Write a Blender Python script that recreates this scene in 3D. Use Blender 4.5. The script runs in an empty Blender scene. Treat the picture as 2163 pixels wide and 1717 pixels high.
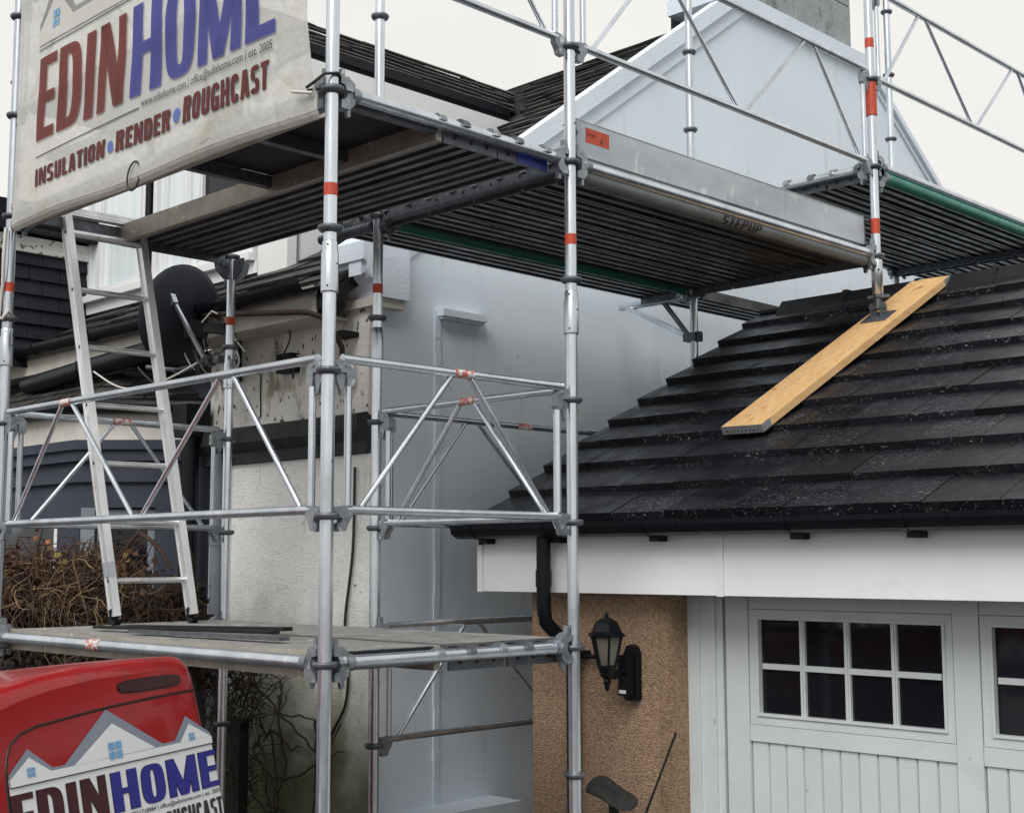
import bpy, bmesh, math, random
from mathutils import Vector, Matrix
random.seed(7)
S = bpy.context.scene
COL = S.collection
V = Vector
# ------------------------------------------------------------------ camera
def cam_axes(yaw, pitch, roll):
    cy, sy, cp, sp = math.cos(yaw), math.sin(yaw), math.cos(pitch), math.sin(pitch)
    f = V((-sy*cp, cy*cp, sp)); r = V((cy, sy, 0)); u = r.cross(f)
    c, s = math.cos(roll), math.sin(roll)
    return c*r + s*u, -s*r + c*u, f
CR, CU, CF = cam_axes(.7797, .1145, -.0029)
CP = V((3.7062, -2.8484, .345))
cd = bpy.data.cameras.new('camera'); cam = bpy.data.objects.new('camera', cd); COL.objects.link(cam)
cam.matrix_world = Matrix(((CR.x, CU.x, -CF.x, CP.x), (CR.y, CU.y, -CF.y, CP.y), (CR.z, CU.z, -CF.z, CP.z), (0, 0, 0, 1)))
cd.sensor_width = 36; cd.lens = 36*2861.7/2163; cd.shift_y = -.002; cd.clip_end = 500; cd.clip_start = .05
S.camera = cam
# ------------------------------------------------------------------ sky, sun, exposure
SUN_EL, SUN_AZ = math.radians(44), math.radians(152)       # azimuth clockwise from +Y
w = bpy.data.worlds.new('World'); S.world = w; w.use_nodes = True
wn, wl = w.node_tree.nodes, w.node_tree.links; wn.clear()
sky = wn.new('ShaderNodeTexSky'); sky.sky_type = 'NISHITA'; sky.sun_disc = False
sky.sun_elevation = SUN_EL; sky.sun_rotation = SUN_AZ; sky.dust_density = 3
tc = wn.new('ShaderNodeTexCoord'); nz = wn.new('ShaderNodeTexNoise'); nz.inputs['Scale'].default_value = 1.6; nz.inputs['Detail'].default_value = 5
rp = wn.new('ShaderNodeValToRGB'); rp.color_ramp.elements[0].color = (8.0, 8.05, 7.95, 1); rp.color_ramp.elements[1].color = (10.1, 9.75, 9.0, 1)
rp.color_ramp.elements[0].position = .35; rp.color_ramp.elements[1].position = .68
mx = wn.new('ShaderNodeMixRGB'); mx.inputs[0].default_value = .93
bg = wn.new('ShaderNodeBackground'); bg.inputs[1].default_value = .061; wo = wn.new('ShaderNodeOutputWorld')
wl.new(tc.outputs['Generated'], nz.inputs['Vector']); wl.new(nz.outputs['Fac'], rp.inputs[0])
wl.new(sky.outputs[0], mx.inputs[1]); wl.new(rp.outputs[0], mx.inputs[2]); wl.new(mx.outputs[0], bg.inputs[0]); wl.new(bg.outputs[0], wo.inputs[0])
sd = bpy.data.lights.new('sun', 'SUN'); sd.energy = 1.5; sd.angle = math.radians(38); sd.color = (1, .98, .95)
so = bpy.data.objects.new('sun', sd); COL.objects.link(so)
sdir = V((math.sin(SUN_AZ)*math.cos(SUN_EL), math.cos(SUN_AZ)*math.cos(SUN_EL), math.sin(SUN_EL)))
so.rotation_euler = (-sdir).to_track_quat('-Z', 'Y').to_euler()
so.location = (0, -10, 12)
S.view_settings.view_transform = 'Standard'; S.view_settings.look = 'None'
S.view_settings.exposure = .76; S.view_settings.gamma = 1; S.view_settings.use_curve_mapping = False

# ------------------------------------------------------------------ materials
def mk(name, c1, c2=None, rough=.6, metal=0, scale=6, stretch=(1, 1, 1), bump=0, bscale=60, bstretch=None, detail=4,
       stain=None, sscale=3, sthr=.6, sstretch=(1, 1, 1), swid=.08, rvar=0, objvar=0, coat=0, spec=.5, height=None, rand=True, bdist=.01, trans=0, clear=0, voro=False, crease=0, bthr=0):
    m = bpy.data.materials.new(name); m.use_nodes = True
    N, L = m.node_tree.nodes, m.node_tree.links
    b = N['Principled BSDF']; out = N['Material Output']
    b.inputs['Metallic'].default_value = metal; b.inputs['Roughness'].default_value = rough
    b.inputs['Coat Weight'].default_value = coat; b.inputs['Coat Roughness'].default_value = .08
    b.inputs['Specular IOR Level'].default_value = spec
    tx = N.new('ShaderNodeTexCoord'); src = tx.outputs['Object']
    oi = N.new('ShaderNodeObjectInfo')
    if rand:
        sc = N.new('ShaderNodeMath'); sc.operation = 'MULTIPLY'; sc.inputs[1].default_value = 37.0; L.new(oi.outputs['Random'], sc.inputs[0])
        ad = N.new('ShaderNodeVectorMath'); ad.operation = 'ADD'; L.new(src, ad.inputs[0]); L.new(sc.outputs[0], ad.inputs[1]); src = ad.outputs[0]
    def noise(s, st, d=4):
        mp = N.new('ShaderNodeMapping'); mp.inputs['Scale'].default_value = (st[0]*s, st[1]*s, st[2]*s); L.new(src, mp.inputs[0])
        n = N.new('ShaderNodeTexNoise'); n.inputs['Scale'].default_value = 1; n.inputs['Detail'].default_value = d; n.inputs['Roughness'].default_value = .6
        L.new(mp.outputs[0], n.inputs['Vector']); return n
    c2 = c2 or tuple(x*.8 for x in c1)
    n1 = noise(scale, stretch, detail)
    r1 = N.new('ShaderNodeValToRGB'); r1.color_ramp.elements[0].position = .32; r1.color_ramp.elements[1].position = .68
    r1.color_ramp.elements[0].color = (*c1, 1); r1.color_ramp.elements[1].color = (*c2, 1)
    L.new(n1.outputs['Fac'], r1.inputs[0]); col = r1.outputs[0]
    stains = stain if isinstance(stain, list) else ([(stain, sscale, sthr, sstretch, swid)] if stain else [])
    for (sc_, ss, th, st, wd, *mk_) in stains:
        n2 = noise(ss, st, 6)
        r2 = N.new('ShaderNodeValToRGB'); r2.color_ramp.elements[0].position = th; r2.color_ramp.elements[1].position = min(1, th+wd)
        r2.color_ramp.elements[0].color = (0, 0, 0, 1); r2.color_ramp.elements[1].color = (1, 1, 1, 1)
        L.new(n2.outputs['Fac'], r2.inputs[0]); mm = N.new('ShaderNodeMixRGB'); mm.inputs[2].default_value = (*sc_, 1)
        fac = r2.outputs[0]
        if mk_:     # only in clumps
            n5 = noise(mk_[0], (1, 1, 1), 2); r5 = N.new('ShaderNodeMapRange'); r5.inputs['From Min'].default_value = .47; r5.inputs['From Max'].default_value = .6; L.new(n5.outputs['Fac'], r5.inputs['Value'])
            mu5 = N.new('ShaderNodeMath'); mu5.operation = 'MULTIPLY'; L.new(fac, mu5.inputs[0]); L.new(r5.outputs[0], mu5.inputs[1]); fac = mu5.outputs[0]
        L.new(fac, mm.inputs[0]); L.new(col, mm.inputs[1]); col = mm.outputs[0]
    if height:      # algae growing from the damp foot of the wall: (colour, z0, z1), ragged by noise
        hc, z0, z1, amt = height
        sp = N.new('ShaderNodeSeparateXYZ'); ge = N.new('ShaderNodeNewGeometry'); L.new(ge.outputs['Position'], sp.inputs[0])
        n3 = noise(3.2, (1, 1, .8), 6)
        a = N.new('ShaderNodeMath'); a.operation = 'MULTIPLY_ADD'; a.inputs[1].default_value = 1.3; L.new(n3.outputs['Fac'], a.inputs[0]); L.new(sp.outputs['Z'], a.inputs[2])
        mr = N.new('ShaderNodeMapRange'); mr.inputs['From Min'].default_value = z0+.65; mr.inputs['From Max'].default_value = z1+.65
        mr.inputs['To Min'].default_value = amt; mr.inputs['To Max'].default_value = 0; L.new(a.outputs[0], mr.inputs['Value'])
        mm = N.new('ShaderNodeMixRGB'); mm.inputs[2].default_value = (*hc, 1); L.new(mr.outputs[0], mm.inputs[0]); L.new(col, mm.inputs[1]); col = mm.outputs[0]
    if objvar:
        hs = N.new('ShaderNodeHueSaturation'); mr = N.new('ShaderNodeMapRange'); mr.inputs['To Min'].default_value = 1-objvar; mr.inputs['To Max'].default_value = 1+objvar
        L.new(oi.outputs['Random'], mr.inputs['Value']); L.new(mr.outputs[0], hs.inputs['Value']); L.new(col, hs.inputs['Color']); col = hs.outputs[0]
    L.new(col, b.inputs['Base Color'])
    if rvar:
        n4 = noise(scale*1.7, stretch, 3); mr = N.new('ShaderNodeMapRange'); mr.inputs['To Min'].default_value = max(.05, rough-rvar); mr.inputs['To Max'].default_value = min(1, rough+rvar)
        mr.inputs['From Min'].default_value = .3; mr.inputs['From Max'].default_value = .7
        L.new(n4.outputs['Fac'], mr.inputs['Value']); L.new(mr.outputs[0], b.inputs['Roughness'])
    if bump:
        if crease:
            mp = N.new('ShaderNodeMapping'); mp.inputs['Scale'].default_value = (crease, crease, crease*.7); L.new(src, mp.inputs[0])
            wv = noise(1.1, (1, 1, 1), 2); av = N.new('ShaderNodeVectorMath'); av.operation = 'ADD'; L.new(mp.outputs[0], av.inputs[0]); L.new(wv.outputs['Color'], av.inputs[1])
            vo = N.new('ShaderNodeTexVoronoi'); vo.feature = 'DISTANCE_TO_EDGE'; vo.inputs['Scale'].default_value = 1; L.new(av.outputs[0], vo.inputs['Vector'])
            mr = N.new('ShaderNodeMapRange'); mr.inputs['From Max'].default_value = .06; L.new(vo.outputs['Distance'], mr.inputs['Value'])
            nb = noise(bscale, bstretch or stretch, 4); ma = N.new('ShaderNodeMath'); ma.operation = 'MULTIPLY_ADD'; ma.inputs[1].default_value = .12; L.new(mr.outputs[0], ma.inputs[0]); L.new(nb.outputs['Fac'], ma.inputs[2]); ho = ma.outputs[0]
        elif voro:
            mp = N.new('ShaderNodeMapping'); s_ = bscale; mp.inputs['Scale'].default_value = (s_, s_, s_); L.new(src, mp.inputs[0])
            vo = N.new('ShaderNodeTexVoronoi'); vo.inputs['Scale'].default_value = 1; L.new(mp.outputs[0], vo.inputs['Vector'])
            sr = N.new('ShaderNodeSeparateColor'); L.new(vo.outputs['Color'], sr.inputs[0]); hs2 = N.new('ShaderNodeHueSaturation'); mr2 = N.new('ShaderNodeMapRange'); mr2.inputs['To Min'].default_value = .65; mr2.inputs['To Max'].default_value = 1.4
            L.new(sr.outputs[0], mr2.inputs['Value']); L.new(mr2.outputs[0], hs2.inputs['Value']); L.new(col, hs2.inputs['Color']); L.new(hs2.outputs[0], b.inputs['Base Color'])
            nb = noise(bscale*.8, (1, 1, 1), 3); mu = N.new('ShaderNodeMath'); mu.operation = 'SUBTRACT'; L.new(nb.outputs['Fac'], mu.inputs[0]); L.new(vo.outputs['Distance'], mu.inputs[1]); ho = mu.outputs[0]
        else:
            nb = noise(bscale, bstretch or stretch, 4); ho = nb.outputs['Fac']
            if bthr:
                mrb = N.new('ShaderNodeMapRange'); mrb.inputs['From Min'].default_value = bthr; mrb.inputs['From Max'].default_value = bthr+.12; L.new(ho, mrb.inputs['Value']); ho = mrb.outputs[0]
        bp = N.new('ShaderNodeBump'); bp.inputs['Strength'].default_value = bump; bp.inputs['Distance'].default_value = bdist
        L.new(ho, bp.inputs['Height']); L.new(bp.outputs[0], b.inputs['Normal'])
    if trans or clear:
        tr = N.new('ShaderNodeBsdfTranslucent'); L.new(col, tr.inputs[0]); m1 = N.new('ShaderNodeMixShader'); m1.inputs[0].default_value = trans
        L.new(b.outputs[0], m1.inputs[1]); L.new(tr.outputs[0], m1.inputs[2])
        tp = N.new('ShaderNodeBsdfTransparent'); L.new(col, tp.inputs[0]); m2 = N.new('ShaderNodeMixShader'); m2.inputs[0].default_value = clear
        L.new(m1.outputs[0], m2.inputs[1]); L.new(tp.outputs[0], m2.inputs[2]); L.new(m2.outputs[0], out.inputs[0])
    return m
GALV = mk('galvanised_steel', (.7, .745, .8), (.5, .55, .61), rough=.27, metal=.9, scale=7, stretch=(1, 1, .3), rvar=.09, objvar=.12,
          stain=[((.84, .87, .9), 13, .66, (1, 1, .3), .12), ((.14, .13, .12), 30, .7, (1, 1, .6), .03), ((.38, .39, .39), 6, .6, (1, 1, .4), .18), ((.3, .2, .13), 9, .71, (1, 1, .6), .05)])
GALVD = mk('dull_galvanised_cast', (.16, .175, .2), (.09, .1, .115), rough=.45, metal=.6, scale=20, rvar=.1, bump=.15, bscale=90, objvar=.1)
HEADM = mk('zinc_plated_head', (.33, .36, .39), (.2, .225, .25), rough=.42, metal=.7, scale=24, rvar=.1, bump=.15, bscale=80, stain=(.68, .69, .7), sscale=40, sthr=.6)
ALU = mk('aluminium', (.8, .81, .82), (.6, .61, .62), rough=.28, metal=.8, scale=8, stretch=(1, 1, 1), rvar=.12, objvar=.05, stain=[((.55, .49, .38), 10, .6, (1, 1, 1), .1), ((.2, .19, .18), 40, .7, (1, 1, 1), .04)])
ALUD = mk('dirty_aluminium', (.44, .41, .355), (.3, .28, .245), rough=.5, metal=.4, scale=7, rvar=.1, stain=[((.3, .25, .2), 25, .66, (1, 1, 1), .05), ((.75, .72, .66), 14, .62, (1, 1, 1), .1)])
DECKM = mk('steel_deck', (.22, .225, .235), (.11, .114, .122), rough=.42, metal=.6, scale=5, rvar=.12, objvar=.18, stain=[((.18, .165, .15), 9, .62, (1, 1, 1), .1)])
DECKT = mk('weathered_deck_top', (.36, .36, .35), (.2, .2, .195), rough=.7, metal=.2, scale=7, bump=.3, bscale=40, stain=[((.6, .59, .55), 16, .62, (1, 1, 1), .05), ((.08, .075, .07), 22, .66, (1, 1, 1), .05)])
PLY = mk('dark_plywood', (.02, .022, .032), (.012, .013, .02), spec=.22, rough=.55, scale=8)
BLUE = mk('blue_paint', (.02, .05, .3), (.015, .035, .2), rough=.45, scale=20)
GREEN = mk('green_paint', (.02, .2, .15), (.012, .13, .1), rough=.42, scale=9, rvar=.1, stain=[((.01, .07, .055), 30, .64, (1, 1, 1), .05), ((.3, .33, .32), 7, .72, (1, 1, 1), .03)])
MOSS = mk('dark_green_moss', (.035, .045, .012), (.02, .026, .008), rough=.95, scale=60)
GREY = mk('grey_painted_tube', (.24, .26, .27), (.16, .175, .18), rough=.5, metal=.05, scale=8)
ORANGE = mk('orange_tag', (.5, .062, .022), (.4, .042, .018), rough=.5, scale=40, stain=(.2, .02, .01), sscale=120, sthr=.62)
ORANGEW = mk('worn_orange_tag', (.5, .1, .06), (.42, .08, .05), rough=.5, scale=40, stain=(.6, .6, .6), sscale=45, sthr=.46)
BLACK = mk('black_plastic', (.007, .008, .012), (.005, .006, .009), spec=.22, rough=.38, scale=9, rvar=.08)
BLACKM = mk('matt_black', (.012, .012, .013), (.02, .02, .02), spec=.22, rough=.65, scale=14)
IRON = mk('rusty_black_pipe', (.03, .022, .018), (.06, .03, .02), rough=.7, scale=20)
WHITE = mk('white_upvc', (.73, .745, .75), (.68, .695, .7), rough=.38, scale=3, stain=(.55, .55, .52), sscale=5, sthr=.66, swid=.2)
FASC = mk('white_fascia', (.76, .78, .8), (.71, .73, .75), rough=.5, scale=4, stain=[((.64, .65, .64), 6, .62, (.6, 1, 2), .2), ((.25, .24, .22), 90, .76, (1, 1, 1), .02)])
DOORW = mk('white_door_paint', (.58, .625, .635), (.52, .565, .58), rough=.45, scale=3, stain=[((.46, .5, .49), 4, .58, (1, 1, 1), .25), ((.35, .36, .34), 26, .68, (1, 1, .6), .05)])
RENDER = mk('white_render', (.685, .76, .84), (.63, .705, .78), rough=.85, scale=1.3, bump=.3, bscale=95, bdist=.005, rand=False, stain=[((.6, .67, .74), 1.1, .55, (1, 1, 1), .3), ((.52, .575, .63), 3.5, .6, (2.2, 2.2, .3), .2), ((.44, .44, .43), 7, .69, (1, 1, 1), .06)])
COPE = mk('white_coping_paint', (.68, .75, .84), (.62, .69, .78), rough=.75, scale=4, bump=.35, bscale=40, bdist=.01, rand=False)
CREAM = mk('cream_dragged_render', (.86, .87, .87), (.79, .8, .795), rough=.85, scale=4, stretch=(1, 1, 2.5), bump=.45, bscale=24, bstretch=(1, 1, 4), bdist=.008, bthr=.52, rand=False,
           stain=[((.66, .65, .6), 5, .6, (1, 1, 2), .12), ((.1, .09, .07), 26, .69, (1, 1, 1.5), .02), ((.6, .6, .56), 6, .6, (1.6, 1.6, .25), .15)], height=((.1, .108, .04), -.85, .12, .93))
PEEL = mk('peeling_masonry_paint', (.74, .735, .71), (.63, .62, .59), rough=.85, scale=5, bump=.6, bscale=22, bdist=.015, rand=False,
          stain=[((.3, .28, .22), 4.5, .56, (1, 1, .6), .1), ((.06, .055, .045), 24, .615, (1, 1, .6), .012)])
SOFFW = mk('old_white_soffit', (.6, .58, .53), (.5, .48, .44), rough=.7, scale=5, rand=False, stain=[((.3, .27, .22), 6, .6, (1, 1, 1), .15)])
MOSSW = mk('mossy_white_board', (.6, .62, .6), (.5, .52, .5), rough=.8, scale=6, stain=[((.1, .11, .05), 20, .57, (1, 1, 1), .05)])
TAN = mk('tan_roughcast', (.52, .36, .245), (.4, .265, .17), rough=.95, scale=50, detail=5, bump=.8, bscale=170, bdist=.018, rand=False, voro=True,
         stain=[((.62, .5, .36), 110, .6, (1, 1, 1), .06), ((.12, .075, .045), 95, .63, (1, 1, 1), .05), ((.36, .3, .24), 4, .58, (1, 1, 1), .2)])
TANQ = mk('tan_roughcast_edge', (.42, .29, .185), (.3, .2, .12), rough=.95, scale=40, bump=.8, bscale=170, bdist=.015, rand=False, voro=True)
STRING = mk('dark_string_course', (.05, .051, .056), (.03, .031, .035), spec=.22, rough=.75, scale=7, bump=.4, bscale=30, rand=False, stain=(.02, .02, .02), sscale=12, sthr=.58)
BAYM = mk('blue_grey_masonry', (.052, .06, .082), (.04, .047, .065), spec=.22, rough=.8, scale=5, bump=.4, bscale=35, rand=False)
BAYL = mk('pale_blue_grey_trim', (.2, .225, .26), (.16, .18, .215), rough=.75, scale=6, bump=.3, bscale=40, rand=False)
TILE = mk('concrete_roof_tile', (.0115, .0125, .017), (.0065, .0072, .0105), rough=.4, scale=5, bump=.35, bscale=120, bdist=.004, objvar=.4, rvar=.14, spec=.35,
          stain=[((.22, .23, .24), 88, .62, (.5, 1.7, 1), .012, 2.2), ((.12, .125, .13), 130, .6, (.7, 1.6, 1), .02, 3.1), ((.03, .032, .014), 7, .69, (1, 1, 1), .04), ((.026, .026, .027), 4, .6, (1, 1, 1), .2)])
RIDGE = mk('ridge_tile', (.012, .0125, .015), (.008, .0085, .01), spec=.22, rough=.55, scale=7, bump=.3, bscale=90, objvar=.15)
SLATE = mk('weathered_plain_tile', (.055, .052, .05), (.03, .029, .028), spec=.22, rough=.55, scale=9, bump=.4, bscale=70, objvar=.4, stain=[((.1, .095, .085), 14, .62, (1, 1, 1), .1), ((.03, .035, .015), 18, .66, (1, 1, 1), .05)])
HUNG = mk('dark_hung_slate', (.016, .017, .024), (.011, .012, .018), spec=.22, rough=.6, scale=9, objvar=.25)
STONE = mk('cracked_grey_chimney_render', (.33, .36, .37), (.25, .275, .285), rough=.9, scale=5, bump=.6, bscale=30, bdist=.015, stain=[((.1, .105, .11), 3.4, .56, (1, 1, .5), .12), ((.03, .03, .03), 16, .69, (1, 1, 1.6), .015)])
SOOT = mk('soot_black_masonry', (.02, .02, .021), (.012, .012, .013), spec=.22, rough=.9, scale=6)
GLASS = mk('dark_window_glass', (.008, .009, .013), (.006, .007, .01), rough=.06, scale=3, spec=.35)
CURT = mk('pale_blind_behind_glass', (.72, .79, .82), (.62, .69, .72), rough=.3, scale=3, stretch=(6, 6, .3), coat=.6)
TIMBER = mk('new_scaffold_board', (.7, .46, .23), (.6, .36, .155), rough=.6, scale=8, stretch=(4, .22, 4), bump=.1, bscale=30, stain=[((.33, .14, .05), 4, .69, (1.6, .8, 1.6), .02), ((.5, .27, .1), 5, .58, (6, .25, 6), .1)])
BANDM = mk('galvanised_end_band', (.5, .52, .54), (.38, .4, .42), rough=.4, metal=.7, scale=30)
CLOTH = mk('dirty_white_banner', (.78, .78, .755), (.69, .69, .66), rough=.6, scale=2.4, bump=.5, bscale=4, bdist=.045, trans=.4, clear=.2, rand=False, crease=2.6,
           stain=[((.66, .62, .53), 3, .58, (1, 1, 1.5), .15), ((.4, .32, .22), 5, .68, (.6, 1, 2), .1)])
INKR = mk('dark_red_print', (.27, .075, .065), (.21, .055, .05), rough=.5, scale=5, trans=.35, clear=.3, rand=False)
INKB = mk('blue_print', (.12, .13, .45), (.09, .1, .37), rough=.5, scale=5, trans=.35, clear=.3, rand=False)
INKK = mk('black_print', (.02, .018, .018), (.03, .025, .025), rough=.5, scale=5, rand=False)
INKG = mk('grey_print', (.36, .36, .35), (.3, .3, .3), rough=.5, scale=5, trans=.3, clear=.06, rand=False)
INKS = mk('sky_blue_print', (.16, .36, .6), (.14, .32, .55), rough=.45, scale=5, rand=False)
DOTB = mk('mid_blue_print', (.08, .14, .42), (.06, .11, .36), rough=.5, scale=5, rand=False)
VRED = mk('van_red_paint', (.33, .006, .008), (.29, .005, .007), rough=.38, scale=3, coat=.45, spec=.3, stain=[((.19, .02, .02), 6, .6, (1, 1, 1), .2), ((.24, .05, .045), 50, .7, (1, 1, 1), .05)])
VDARK = mk('van_dark_trim', (.02, .004, .004), (.015, .003, .003), rough=.4, scale=3)
LENS = mk('brake_light_lens', (.05, .004, .008), (.035, .003, .006), rough=.35, scale=3, coat=.1)
DECAL = mk('white_vinyl', (.74, .76, .78), (.7, .72, .75), rough=.35, scale=2)
VBLUE = mk('royal_blue_vinyl', (.022, .022, .24), (.02, .02, .21), rough=.35, scale=2)
VMAR = mk('maroon_vinyl', (.05, .008, .012), (.04, .006, .01), rough=.35, scale=2)
VGREY = mk('steel_grey_vinyl', (.24, .27, .34), (.2, .23, .29), rough=.35, scale=2)
DISHM = mk('dark_dish_paint', (.03, .032, .042), (.022, .024, .032), spec=.22, rough=.5, scale=6)
TWIG = mk('dry_brown_twig', (.085, .045, .025), (.038, .022, .013), rough=.8, scale=9)
TWIGP = mk('pale_straw_twig', (.26, .18, .1), (.16, .1, .05), rough=.8, scale=9)
LEAFO = mk('dead_orange_leaf', (.34, .12, .03), (.3, .09, .02), rough=.7, scale=30)
LEAFY = mk('yellow_leaf', (.26, .21, .05), (.17, .13, .035), rough=.7, scale=30)
POSTM = mk('dark_rotten_timber', (.014, .012, .011), (.022, .018, .015), spec=.22, rough=.85, scale=12)
CABLE = mk('black_cable', (.012, .012, .012), (.02, .02, .02), rough=.5, scale=9)
CABW = mk('white_cable', (.6, .6, .57), (.5, .5, .47), rough=.5, scale=9)
GROUND = mk('damp_tarmac_drive', (.065, .064, .062), (.05, .05, .049), rough=.85, scale=3, bump=.4, bscale=60, rand=False)
ORNM = mk('dark_cast_stone', (.016, .018, .017), (.03, .032, .03), rough=.8, scale=18, bump=.5, bscale=40)
LAMPG = mk('frosted_lamp_glass', (.17, .155, .13), (.12, .11, .095), rough=.25, scale=9, coat=.5)

# ------------------------------------------------------------------ mesh builder
class MB:
    def __init__(s): s.v = []; s.f = []; s.sm = []
    def add(s, vs, fs, smooth=False):
        o = len(s.v); s.v += [V(x) for x in vs]; s.f += [tuple(i+o for i in f) for f in fs]; s.sm += [smooth]*len(fs); return s
    def box(s, lo, hi):
        (a, b, c), (d, e, f) = lo, hi
        return s.add([(a, b, c), (d, b, c), (d, e, c), (a, e, c), (a, b, f), (d, b, f), (d, e, f), (a, e, f)],
                     [(3, 2, 1, 0), (4, 5, 6, 7), (0, 1, 5, 4), (1, 2, 6, 5), (2, 3, 7, 6), (3, 0, 4, 7)])
    def hexa(s, p):      # 8 points: bottom loop 0-3, top loop 4-7
        return s.add(p, [(3, 2, 1, 0), (4, 5, 6, 7), (0, 1, 5, 4), (1, 2, 6, 5), (2, 3, 7, 6), (3, 0, 4, 7)])
    def bar(s, p, q, wd, ht, up=(0, 0, 1)):
        p, q, up = V(p), V(q), V(up); a = (q-p).normalized(); x = a.cross(up).normalized(); y = x.cross(a).normalized()
        r = []
        for c in (p, q): r += [c - x*wd/2 - y*ht/2, c + x*wd/2 - y*ht/2, c + x*wd/2 + y*ht/2, c - x*wd/2 + y*ht/2]
        return s.hexa(r)
    def tube(s, p, q, r, n=14, r2=None, caps=True):
        p, q = V(p), V(q); r2 = r if r2 is None else r2; a = (q-p).normalized(); x = a.orthogonal().normalized(); y = a.cross(x)
        vs = []
        for c, rr in ((p, r), (q, r2)):
            vs += [c + x*math.cos(2*math.pi*i/n)*rr + y*math.sin(2*math.pi*i/n)*rr for i in range(n)]
        s.add(vs, [(i, (i+1) % n, n+(i+1) % n, n+i) for i in range(n)], True)
        if caps:
            s.add(vs[:n], [tuple(range(n-1, -1, -1))]); s.add(vs[n:], [tuple(range(n))])
        return s
    def path(s, pts, r, n=8, taper=None, caps=True):
        pts = [V(p) for p in pts]; vs = []; x = None
        for k, p in enumerate(pts):
            d = (pts[min(k+1, len(pts)-1)] - pts[max(k-1, 0)])
            if d.length < 1e-9: d = V((0, 0, 1))
            d.normalize()
            x = d.orthogonal().normalized() if x is None else (x - d*x.dot(d)).normalized()
            y = d.cross(x); rr = r if taper is None else r*(1+(taper-1)*k/(len(pts)-1))
            vs += [p + x*math.cos(2*math.pi*i/n)*rr + y*math.sin(2*math.pi*i/n)*rr for i in range(n)]
        m = len(pts)
        fs = [(k*n+i, k*n+(i+1) % n, (k+1)*n+(i+1) % n, (k+1)*n+i) for k in range(m-1) for i in range(n)]
        s.add(vs, fs, True)
        if caps: s.add(vs[:n], [tuple(range(n-1, -1, -1))]); s.add(vs[-n:], [tuple(range(n))])
        return s
    def prism(s, poly, o, ux, uy, d):
        o, ux, uy, d = V(o), V(ux), V(uy), V(d); n = len(poly)
        a = [o + ux*p[0] + uy*p[1] for p in poly]; b = [p + d for p in a]
        return s.add(a+b, [tuple(range(n-1, -1, -1)), tuple(range(n, 2*n))] + [(i, (i+1) % n, n+(i+1) % n, n+i) for i in range(n)])
    def lathe(s, prof, o=(0, 0, 0), n=16, ax=(0, 0, 1), smooth=True):
        o, ax = V(o), V(ax).normalized(); x = ax.orthogonal().normalized(); y = ax.cross(x); vs = []; m = len(prof)
        for r, h in prof: vs += [o + ax*h + (x*math.cos(2*math.pi*i/n) + y*math.sin(2*math.pi*i/n))*r for i in range(n)]
        s.add(vs, [(k*n+i, k*n+(i+1) % n, (k+1)*n+(i+1) % n, (k+1)*n+i) for k in range(m-1) for i in range(n)], smooth)
        if prof[0][0] > 1e-4: s.add(vs[:n], [tuple(range(n-1, -1, -1))])
        if prof[-1][0] > 1e-4: s.add(vs[-n:], [tuple(range(n))])
        return s
    def poly(s, pts): return s.add(pts, [tuple(range(len(pts)))])
    def grid(s, fn, nu, nv, smooth=True):
        vs = [fn(i/nu, j/nv) for j in range(nv+1) for i in range(nu+1)]
        return s.add(vs, [(j*(nu+1)+i, j*(nu+1)+i+1, (j+1)*(nu+1)+i+1, (j+1)*(nu+1)+i) for j in range(nv) for i in range(nu)], smooth)
    def mesh(s, name, mat, inv=None):
        me = bpy.data.meshes.new(name)
        me.from_pydata([tuple(inv @ v) if inv else tuple(v) for v in s.v], [], s.f)
        bm = bmesh.new(); bm.from_mesh(me); bmesh.ops.recalc_face_normals(bm, faces=bm.faces); bm.to_mesh(me); bm.free()
        me.polygons.foreach_set('use_smooth', s.sm); me.materials.append(mat); me.update(); return me

WM = {}
def empty(name, loc, label, cat, group=None, rz=0):
    o = bpy.data.objects.new(name, None); COL.objects.link(o); o.location = loc; o.rotation_euler = (0, 0, rz); o.empty_display_size = .1
    WM[o] = Matrix.Translation(loc) @ Matrix.Rotation(rz, 4, 'Z')
    return tag(o, label, cat, group)
def tag(o, label=None, cat=None, group=None, kind=None):
    if label: o['label'] = label
    if cat: o['category'] = cat
    if group: o['group'] = group
    if kind: o['kind'] = kind
    return o
def part(name, mb, mat, parent, world=True, label=None, kind=None):
    me = mb.mesh(name, mat, WM[parent].inverted() if world else None)
    o = bpy.data.objects.new(name, me); COL.objects.link(o); o.parent = parent; WM[o] = WM[parent]
    if label: o['label'] = label
    if kind: o['kind'] = kind
    return o
def node(name, parent):            # an Empty part that only holds sub-parts
    o = bpy.data.objects.new(name, None); COL.objects.link(o); o.parent = parent; WM[o] = WM[parent]; o.empty_display_size = .05; return o
def inst(name, me, parent, mat4):  # a piece sharing mesh data; mat4 in the thing's own frame
    o = bpy.data.objects.new(name, me); COL.objects.link(o); o.parent = parent; o.matrix_local = mat4; WM[o] = WM[parent] @ mat4; return o
def solo(name, mb, mat, loc, label, cat, group=None, kind=None):
    me = mb.mesh(name, mat, Matrix.Translation(-V(loc)))
    o = bpy.data.objects.new(name, me); COL.objects.link(o); o.location = loc; WM[o] = Matrix.Translation(loc)
    return tag(o, label, cat, group, kind)
def copy_tree(o, parent=None):
    c = o.copy(); COL.objects.link(c)
    if parent: c.parent = parent
    for ch in list(o.children): copy_tree(ch, c)
    return c
def kids(o, name): return [c for c in o.children if c.name.split('.')[0] == name]

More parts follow.
